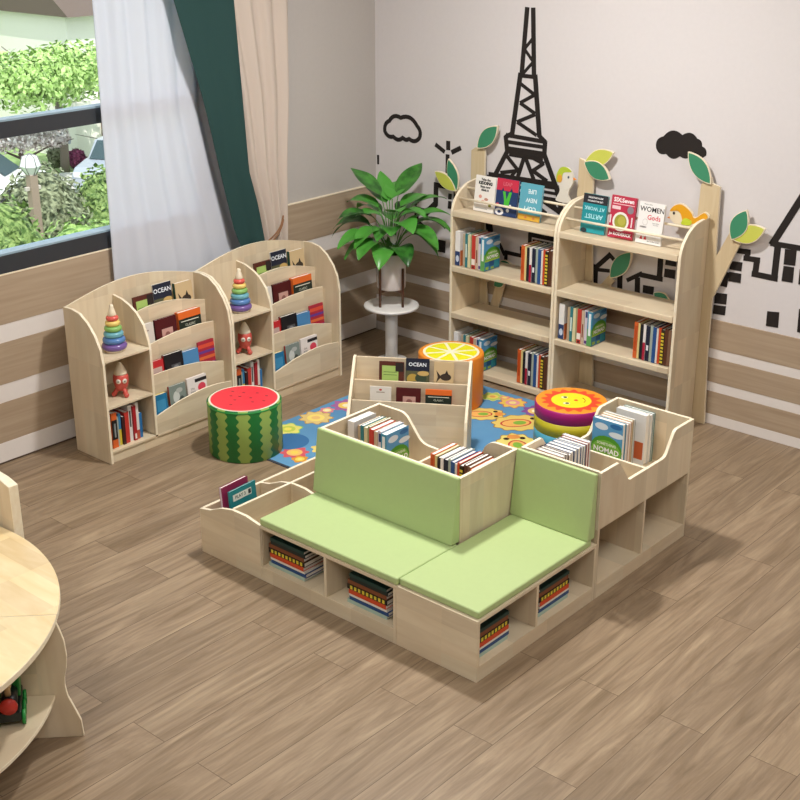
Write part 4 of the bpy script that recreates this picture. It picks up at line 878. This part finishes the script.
def leaf_mat():
    m = bpy.data.materials.new('lily_leaf'); m.use_nodes = True; nt = m.node_tree; N = nt.nodes.new; L = nt.links.new
    b = nt.nodes['Principled BSDF']; b.inputs['Roughness'].default_value = .3; b.inputs['Specular IOR Level'].default_value = .5
    oi = N('ShaderNodeObjectInfo'); tc = N('ShaderNodeTexCoord'); no = N('ShaderNodeTexNoise'); no.inputs['Scale'].default_value = 16
    L(tc.outputs['Object'], no.inputs['Vector'])
    ad = N('ShaderNodeMath'); ad.operation = 'ADD'; L(oi.outputs['Random'], ad.inputs[0]); L(no.outputs['Fac'], ad.inputs[1])
    cr = N('ShaderNodeValToRGB'); cr.color_ramp.elements[0].position = .4; cr.color_ramp.elements[0].color = lin('#1F4F1C'); cr.color_ramp.elements[1].position = 1.4/1.5; cr.color_ramp.elements[1].color = lin('#519A3C')
    L(ad.outputs[0], cr.inputs['Fac']); L(cr.outputs[0], b.inputs['Base Color'])
    t = N('ShaderNodeBsdfTranslucent'); L(cr.outputs[0], t.inputs[0]); mx = N('ShaderNodeMixShader'); mx.inputs[0].default_value = .08
    ou = [n for n in nt.nodes if n.type == 'OUTPUT_MATERIAL'][0]; L(b.outputs[0], mx.inputs[1]); L(t.outputs[0], mx.inputs[2]); L(mx.outputs[0], ou.inputs[0]); return m
LM = leaf_mat(); STM = mat('#4E8A3A', .5)
def plant_leaf(az, reach, top, drop, L, wd, i):
    """az azimuth; petiole rises to (reach, top) then the blade arches out, its tip dropping by drop"""
    d = Vector((math.cos(az), math.sin(az), 0)); s = Vector((-math.sin(az), math.cos(az), 0)); z0 = .375
    base = d*.02; base.z = z0; p1 = d*reach*.45+Vector((0, 0, z0+(top-z0)*.75)); p2 = d*reach+Vector((0, 0, top))
    tp_ = p2+d*L*.86; tp_.z = top-drop; ct = p2+d*L*.48; ct.z = top+max(.02, L*.28-drop*.15)
    mb = MB(); mb.tube(arc(tuple(base), tuple(p1), tuple(p2), 7), [.0042]*4+[.0034]*4, 6, 1)
    nu, nv = 14, 8; vs = []; fs = []; tw = (rnd()-.5)*.6
    for a in range(nu+1):
        t = a/nu; c = (1-t)**2*p2+2*t*(1-t)*ct+t*t*tp_; tan = (2*(1-t)*(ct-p2)+2*t*(tp_-ct)).normalized(); side = (s+Vector((0, 0, 1))*tw*.5).normalized(); up = tan.cross(side)*-1
        if up.z < 0: up = -up
        w_ = wd/2*(math.sin(PI*min(1, t**.72))**.8)
        if a == nu: w_ = .0008
        for b in range(nv+1):
            q = b/nv*2-1; vs.append(c+side*w_*q+up*(abs(q)**1.5*.22*w_+.004*math.sin(9*t+i)*q))
    for a in range(nu):
        for b in range(nv):
            p = a*(nv+1)+b; fs.append((p, p+1, p+nv+2, p+nv+1))
    mb.add(vs, fs, 0, True); o = mb.build('leaf', [LM, STM], pt); return o
R_ = .7167  # camera-right azimuth (only used as a convenient compass direction)
def az(deg): return R_+math.radians(deg)
LV = [ # azimuth from the right, reach, top, drop, length, width
 (150, .08, .80, -.22, .25, .13), (108, .04, .76, -.22, .22, .09), (48, .07, .80, -.25, .25, .13), (12, .13, .72, -.06, .26, .11), (2, .14, .64, -.02, .28, .10), (196, .12, .66, .0, .26, .12), (178, .14, .60, .04, .26, .12),
 (172, .16, .60, .14, .26, .09), (210, .14, .52, .05, .28, .13), (232, .12, .50, .10, .24, .13), (255, .10, .46, .13, .22, .13), (222, .12, .58, .14, .22, .10), (292, .09, .46, .11, .22, .13), (325, .13, .57, .12, .26, .13),
 (350, .15, .62, .12, .29, .13), (335, .14, .54, .19, .22, .10), (270, .08, .60, .02, .19, .12), (300, .10, .64, .05, .20, .13), (60, .1, .66, .0, .24, .11), (90, .12, .60, .06, .26, .12), (130, .12, .66, .02, .26, .11), (20, .15, .58, .06, .25, .1),
 (285, .05, .70, -.06, .18, .13), (75, .03, .78, -.10, .22, .12), (160, .09, .72, -.02, .24, .11), (320, .08, .70, .0, .22, .11), (245, .07, .58, .06, .16, .11), (205, .15, .48, .12, .2, .10), (15, .10, .54, .04, .22, .1), (130, .05, .75, -.1, .22, .12), (30, .07, .72, -.06, .24, .11), (190, .06, .66, .0, .2, .11), (350, .06, .66, .0, .2, .11)]
for i, (a, re, tz, dr, L_, w_) in enumerate(LV): plant_leaf(az(a), re*1.1, .375+(tz-.375)*1.04, dr*.8, L_*1.22, w_*1.38, i)
for (a, re, tz) in ((262, .06, .54), (285, .075, .50), (200, .05, .52)):
    d = Vector((math.cos(az(a)), math.sin(az(a)), 0)); mb = MB(); p = d*re+Vector((0, 0, tz))
    mb.tube([(0, 0, .375), tuple(d*re*.6+Vector((0, 0, .375+(tz-.375)*.6))), tuple(p)], .003, 6, 1)
    vs = []; fs = []
    for i in range(7):
        t = i/6; wv = .026*math.sin(PI*t)**.7+.0005
        for b in range(5):
            q = b/2-1; vs.append(p+Vector((0, 0, .075*t-.02))+Vector((-d.y, d.x, 0))*wv*q+d*(.01-.02*abs(q)))
    for i in range(6):
        for b in range(4): fs.append((i*5+b, i*5+b+1, i*5+b+6, i*5+b+5))
    mb.add(vs, fs, 0, True); o = mb.build('flower', [mat('#F2F2EC', .5), STM], pt); o['label'] = 'white lily flower'

# ---------------------------------------------------------------- round sector table in the foreground
TCX, TCY, TR_ = 1.913, -5.635, 1.043
tb_ = thing('activity_table', (TCX, TCY, 0), 'round birch activity table made of wedge tops, front left corner', 'table')
ta = math.radians(46)
def wedge(a0, a1, r0, r1, z0, z1, name, mats, n=26, bev=.005):
    pts = [(r1*math.cos(a0+(a1-a0)*i/n), r1*math.sin(a0+(a1-a0)*i/n)) for i in range(n+1)]
    pts += [(r0*math.cos(a1+(a0-a1)*i/6), r0*math.sin(a1+(a0-a1)*i/6)) for i in range(7)] if r0 > .01 else [(0, 0)]
    return MB().prism(pts, 2, z0, z1, 0, 1).build(name, mats, tb_, bev)
gp = .0018
for i, (a0, a1) in enumerate(((46, 118), (118, 190), (190, 262), (262, 334), (334, 406))):
    wedge(math.radians(a0)+gp, math.radians(a1)-gp, 0.04, TR_, .57, .6, 'top_wedge', [BT, BE])
    rp = [(.06, 0)]+[(interp([(0, 1.10), (.08, 1.095), (.16, 1.067), (.205, 1.05), (.266, 1.043), (.30, 1.047), (.34, 1.057), (.40, 1.064), (.476, 1.06), (.524, 1.048), (.569, 1.035)], z_), z_) for z_ in [i*.02 for i in range(29)]]+[(1.03, .569), (.06, .569)]
    M = Matrix.Rotation(math.radians(a0), 4, 'Z')
    MB().prism(rp, 1, -.009, .009, 0, 1, M).build('wave_panel', BVE, tb_, .002)
    wedge(math.radians(a0)+.012, math.radians(a1)-.012, .12, 1.0, .20, .218, 'lower_shelf', BHE, bev=.002)
    a = math.radians(a1)-.03
# curved backs inside each bay (inner wall)
MB().lathe([(.45, .22), (.45, .568)], n=48).build('inner_wall', BV, tb_)
# toys on the lower shelf
ty = thing('toy_train', (2.60, -5.12, .2185), 'green and black toy train under the round table', 'toy', rz=math.radians(-35))
MB().box(-.10, .10, -.045, .045, .03, .075).build('chassis', mat('#1C2420', .35), ty, .006)
MB().box(-.10, -.01, -.042, .042, .075, .19).build('cab', mat('#1F7A34', .35), ty, .006)
MB().tube([(-.01, 0, .105), (.095, 0, .105)], .034, 16).build('boiler', mat('#15181C', .3), ty)
MB().lathe([(.012, 0), (.012, .03), (.018, .045), (.012, .046)], (.065, 0, .135), 14).build('chimney', mat('#C8A878', .4), ty)
MB().box(-.08, -.03, -.0435, -.0421, .12, .17).build('cab_window', mat('#D8C83A', .4), ty)
for x in (-.07, 0, .07):
    for s in (-1, 1): MB().tube([(x, s*.046, .03), (x, s*.058, .03)], .03, 18).build('wheel', mat('#1E8A3A', .35), ty)
MB().tube([(.095, 0, .105), (.105, 0, .105)], .036, 16).build('front_ring', mat('#C83A30', .35), ty)
# screen panel standing behind the table
cb = thing('birch_screen', (1.45, -4.56, 0), 'narrow birch screen panel standing behind the round table at the left edge', 'screen')
def pk(mb, n, m=None): return mb.build(n, m or BVE, cb, .003, (1.45, -4.56, 0))
pk(MB().prism([(1.04, .012), (1.872, .012), (1.872, .822), (1.80, .84), (1.5, .86), (1.04, .86)], 1, -4.585, -4.535, 0, 1), 'panel')
for x_ in (1.10, 1.80): pk(MB().box(x_-.03, x_+.03, -4.66, -4.46, 0, .012), 'foot')

# ---------------------------------------------------------------- garden seen through the window
def foliage_mat(name, c1, c2, sc=3.):
    m = bpy.data.materials.new(name); m.use_nodes = True; nt = m.node_tree; N = nt.nodes.new; L = nt.links.new
    b = nt.nodes['Principled BSDF']; b.inputs['Roughness'].default_value = .6; b.inputs['Specular IOR Level'].default_value = .2
    tc = N('ShaderNodeTexCoord'); no = N('ShaderNodeTexNoise'); no.inputs['Scale'].default_value = sc*6; no.inputs['Detail'].default_value = 3; L(tc.outputs['Object'], no.inputs['Vector'])
    cr = N('ShaderNodeValToRGB'); cr.color_ramp.elements[0].position = .38; cr.color_ramp.elements[0].color = lin(c1); cr.color_ramp.elements[1].position = .62; cr.color_ramp.elements[1].color = lin(c2)
    L(no.outputs['Fac'], cr.inputs['Fac']); L(cr.outputs[0], b.inputs['Base Color']); return m
def leaves(mb, c, rx, ry, rz, n, size, mi=0, half=True, inner=.78):
    for _ in range(n):
        a = rnd()*2*PI; u_ = rnd() if half else rnd()*2-1; s_ = math.sqrt(max(0, 1-u_*u_)); f = inner+(1.05-inner)*rnd()
        nrm_ = Vector((s_*math.cos(a), s_*math.sin(a), u_)); p = Vector((c[0]+rx*nrm_.x*f, c[1]+ry*nrm_.y*f, c[2]+rz*nrm_.z*f))
        nd = (nrm_+Vector((rnd()-.5, rnd()-.5, rnd()-.5))*1.3).normalized(); t = nd.cross(Vector((rnd()-.5, rnd()-.5, rnd()-.5))).normalized(); q = nd.cross(t); z = size*(.6+.8*rnd())
        mb.add([p-t*z, p+q*z*.5, p+t*z, p-q*z*.5], [(0, 1, 2, 3)], mi)
def core(mb, c, rx, ry, rz, mi=0):
    mb.sphere(c, 1, 18, 12, mi, (rx, ry, rz))
def shrub(loc, rx, ry, rz, m, label, n=900, size=.05, group='clipped shrubs outside the window', name='shrub', up=.45):
    t = thing(name, (loc[0], loc[1], loc[2]), label, 'shrub', group)
    mb = MB(); core(mb, (0, 0, rz*up), rx*.85, ry*.85, rz*.85); leaves(mb, (0, 0, rz*up), rx, ry, rz, n, size, half=False)
    mb.build('foliage', m, t); MB().tube([(0, 0, -.05), (0, 0, rz*up)], .05, 8).build('stem', mat('#5A4636', .9), t)
    return t
FG = foliage_mat('hedge_green', '#4F6B33', '#98AE68'); FD = foliage_mat('shrub_olive', '#4C5138', '#9CA280'); FL = foliage_mat('light_leaf', '#869A5E', '#C8D4A4'); FW = foliage_mat('blossom', '#B9A9A4', '#F4ECE8', 2); FP = foliage_mat('pink_bloom', '#6A2A4C', '#9C4A70')
GZ = -1.4
FH = foliage_mat('hedge_pale', '#5F8238', '#A9C673'); FT = foliage_mat('tree_pale', '#86AA52', '#C4DC92')
tag(MB().box(-45, -.3, -22, 45, GZ-.2, GZ).build('ground', foliage_mat('lawn', '#7E9A5C', '#A6BC82', .4)), 'sunlit green lawn beyond the window', None, None, 'structure')
tag(MB().prism([(-13.5, 1.0), (-9.2, 1.0), (-9.6, 6.2), (-12.0, 6.9), (-13.2, 5.0)], 2, GZ, GZ+.015).build('driveway', mat('#DAD8D2', .8)), 'pale driveway beyond the shrubs', None, None, 'structure')
def bush(x, y, top, rx, m, label, n, size, name='shrub', group='shrubs outside the window'):
    h = top-GZ; t = thing(name, (x, y, GZ), label, 'shrub', group)
    mb = MB(); core(mb, (0, 0, h*.5), rx*.9, rx*.9, h*.46); leaves(mb, (0, 0, h*.5), rx, rx, h*.5, n, size, half=False)
    mb.build('foliage', m, t); MB().tube([(0, 0, 0), (0, 0, h*.5)], .05, 8).build('stem', mat('#5A4636', .9), t)
bush(-2.90, -1.80, .66, .52, FG, 'low clipped shrub just outside the window at its left edge', 2400, .04)
bush(-2.95, -.76, .60, .52, FH, 'low pale green shrub just outside the middle of the window', 2600, .035)
bush(-3.0, .28, .56, .51, FH, 'low pale green shrub just outside, half behind the sheer curtain', 2200, .035)
bush(-4.35, -.72, .58, .52, FG, 'bright green rounded shrub left of the garden lantern', 2200, .045)
bush(-5.75, .72, .46, .56, FD, 'large olive grey shrub right behind the garden lantern', 3200, .045)
bush(-5.9, 1.62, .27, .40, FG, 'bright green shrub at the right beside the sheer curtain', 2000, .045)
bush(-4.45, .60, .08, .42, FG, 'small green shrub in front of the olive grey shrub', 1600, .04)
bush(-12.95, 6.22, -1.08, .15, FP, 'magenta flowering bush in front of the white house', 900, .06, 'flowering_bush')
bush(-13.3, 6.02, -1.05, .14, FD, 'dark small bush between the tree trunk and the magenta bush', 700, .06)
lp = thing('garden_lamp', (-4.80, .0, GZ), 'wooden post garden lantern with white hexagonal head outside the window', 'lamp')
z0 = .60-GZ
MB().box(-.045, .045, -.045, .045, 0, z0).build('post', mat('#A08C7C', .8), lp, .005)
MB().box(-.02, .02, -.09, .09, z0-.16, z0-.12).build('crossbar', mat('#C8BEB4', .8), lp, .004)
lt = MB(); lt.lathe([(.045, z0), (.105, z0+.09), (.075, z0+.19), (.001, z0+.215)], n=6, smooth=False); lt.build('lantern_glass', mat('#F2F2F0', .3), lp)
for k in range(6):
    a = PI*k/3; MB().tube([(.047*math.cos(a), .047*math.sin(a), z0), (.108*math.cos(a), .108*math.sin(a), z0+.09), (.078*math.cos(a), .078*math.sin(a), z0+.19), (0, 0, z0+.22)], .006, 6).build('lantern_rib', mat('#8A8A88', .5), lp)
def tree(x, y, top, tr, crown, m, label, n, size, name='tree', bark='#8A7E74'):
    t = thing(name, (x, y, GZ), label, 'tree', 'trees beyond the window'); h = top-GZ
    MB().tube([(0, 0, 0), (.03, .02, h*.4), (-.03, -.03, h*.75), (0, 0, h)], [tr, tr*.85, tr*.75, tr*.5], 12).build('trunk', mat(bark, .9), t)
    for s_ in (-1, 1): MB().tube([(0, 0, h*.6), (s_*.25, s_*.3, h*.9), (s_*.5, s_*.7, h*1.1)], [tr*.4, tr*.25, tr*.1], 8).build('branch', mat(bark, .9), t)
    mb = MB()
    for (cx_, cy_, cz_, rx, rz_) in crown: leaves(mb, (cx_, cy_, cz_-GZ), rx, rx, rz_, n, size, half=False, inner=.3)
    mb.build('crown', m, t)
tree(-12.85, 5.88, .6, .085, [(.55, 0, .42, .95, .5), (.9, -1.2, .40, .95, .5)], FT, 'tall tree with straight grey trunk behind the garden lantern', 3200, .06)
tree(-12.6, 4.9, -.75, .06, [(0, 0, -.62, .55, .24), (-.1, -.75, -.66, .55, .24), (.1, .5, -.66, .35, .2)], FW, 'white blossoming tree beyond the parked white car', 2300, .035, 'blossom_tree', '#6A5A54')
tree(-12.2, 6.75, -.8, .04, [(0, 0, -.66, .36, .16), (-.1, .45, -.64, .3, .16)], FG, 'small leafy tree beside the white house', 1500, .035)
hp = thing('basketball_hoop', (-13.35, 6.28, GZ), 'basketball hoop with pale backboard on dark pole beyond the garden', 'basketball hoop')
MB().tube([(0, 0, 0), (0, 0, .40)], .016, 8).build('pole', mat('#3A3E42', .5), hp)
MB().prism([(-.10, .38), (.10, .38), (.12, .46), (.07, .56), (-.07, .56), (-.12, .46)], 1, -.04, -.018, 0, None, Matrix.Rotation(.7167, 4, 'Z')).build('backboard', mat('#BFC4CE', .5), hp)
hs = thing('white_house', (-14.75, 7.95, GZ), 'white house with dark roof and brown door beyond the lawn', 'house')
MB().box(-1.3, 1.3, -1.35, 2.6, 0, 2.6).build('wall', mat('#F6EFE4', .8), hs)
MB().prism([(-1.6, 2.6), (1.6, 2.6), (0, 3.7)], 1, -1.5, 2.9).build('roof', mat('#6A5A50', .8), hs)
MB().box(1.3, 1.36, -.78, -.45, 0, .95).build('door', mat('#8A6E60', .6), hs)
MB().box(1.3, 1.35, .3, .7, .6, 1.3).build('window', mat('#6A7A80', .3), hs)
def car(loc, rz, col, label):
    t = thing('parked_car', loc, label, 'car', 'parked cars outside', rz)
    MB().prism([(-1.1, .12), (1.1, .12), (1.12, .36), (.98, .46), (.55, .52), (-1.0, .54), (-1.12, .4)], 1, -.46, .46).build('body', mat(col, .25, .6), t, .04)
    MB().prism([(-.85, .52), (.6, .50), (.24, .78), (-.6, .80)], 1, -.40, .40).build('cabin', mat(col, .25, .6), t, .03)
    for s_ in (-1, 1): MB().prism([(-.74, .55), (.46, .54), (.2, .745), (-.55, .765)], 1, s_*.401, s_*.408).build('side_window', mat('#3C494E', .5, .3), t)
    w_ = MB(); w_.add([(.61, -.35, .525), (.61, .35, .525), (.275, .33, .775), (.275, -.33, .775)], [(0, 1, 2, 3)]); w_.build('windscreen', mat('#44545A', .5, .3), t)
    for x_ in (-.68, .7):
        for s_ in (-1, 1): MB().tube([(x_, s_*.38, .17), (x_, s_*.48, .17)], .17, 20).build('wheel', mat('#2A2A2C', .6), t)
    for s_ in (-1, 1): MB().box(1.10, 1.13, s_*.34-.07, s_*.34+.07, .32, .40).build('headlight', mat('#E8E8E0', .2), t)
car((-11.75, 3.45, GZ+.015), math.radians(38), '#F0F0EE', 'white parked car at the left edge of the window view')
car((-11.2, 5.95, GZ+.015), math.radians(-60), '#A9AFBC', 'grey parked car beside the sheer curtain in the window view')
for i, (x, y, r) in enumerate(((-18.5, 3.6, 2.15), (-20, 7.9, 2.15), (-22, 12.2, 2.3), (-21, 17.2, 2.3))):
    t = thing('distant_tree', (x, y, GZ), 'tall pale tree mass far beyond the garden, %s from the left' % ORD(i), 'tree', 'tree masses far beyond the garden')
    mb = MB(); core(mb, (0, 0, 2.3), r*.7, r*.7, 1.5); leaves(mb, (0, 0, 2.3), r*.95, r*.95, 2.0, 5000, .10, half=False); mb.build('crown', FT, t)
    MB().tube([(0, 0, 0), (0, 0, 3)], .25, 10).build('trunk', mat('#8A7E74', .9), t)

# ---------------------------------------------------------------- light, sky, camera
def area(name, loc, sx, sy, power, col=(1, .975, .945), rot=(0, 0, 0)):
    l = bpy.data.lights.new(name, 'AREA'); l.shape = 'RECTANGLE'; l.size = sx; l.size_y = sy; l.energy = power; l.color = col
    o = bpy.data.objects.new(name, l); C.objects.link(o); o.location = loc; o.rotation_euler = rot; return o
def lamp_fixture(x, y, sx, sy, label):
    t = thing('main_and_fill_fixture', (x, y, CZ), label, 'ceiling light', 'ceiling lights')
    MB().box(-sx/2-.03, sx/2+.03, -sy/2-.03, sy/2+.03, -.03, -.001).build('frame', mat('#E8E8E8', .5), t)
for i, (x, y, sx, sy, p) in enumerate(((2.35, -2.25, .26, .26, 125), (5.6, -2.4, 1.2, 1.2, 55), (2.6, -6.2, 1.2, 1.2, 60), (5.8, -6.2, 1.2, 1.2, 60))):  # small first lamp follows the cast shadows; the larger three are added fill
    lamp_fixture(x, y, sx, sy, ['square ceiling light above the bench units', 'added fill light panel at the far right', 'added fill light panel above the round table', 'added fill light panel behind the viewer'][i])
    area('main_and_fill_lamp', (x, y, CZ-.035), sx, sy, p)
sun = bpy.data.lights.new('sun', 'SUN'); sun.energy = 4.2; sun.angle = .01; sun.color = (1, .96, .9)
so = bpy.data.objects.new('sun', sun); C.objects.link(so); so.rotation_euler = Vector((-.55, .25, -.8)).to_track_quat('-Z', 'Y').to_euler()
wd_ = bpy.data.worlds.new('sky'); bpy.context.scene.world = wd_; wd_.use_nodes = True
bg = wd_.node_tree.nodes['Background']; bg.inputs[0].default_value = (.80, .90, 1, 1); bg.inputs[1].default_value = 1.6
cam = bpy.data.cameras.new('camera'); co = bpy.data.objects.new('camera', cam); C.objects.link(co)
cam.sensor_width = 36; cam.lens = 1276.895*36/800; cam.clip_start = .05; cam.clip_end = 200
co.location = (6.674875, -7.37525, 3.375); co.rotation_euler = (PI/2-.3834, 0, .7167)
sc = bpy.context.scene; sc.camera = co
sc.view_settings.view_transform = 'Standard'; sc.view_settings.look = 'None'; sc.view_settings.gamma = 1; sc.view_settings.exposure = 0; sc.view_settings.use_curve_mapping = False
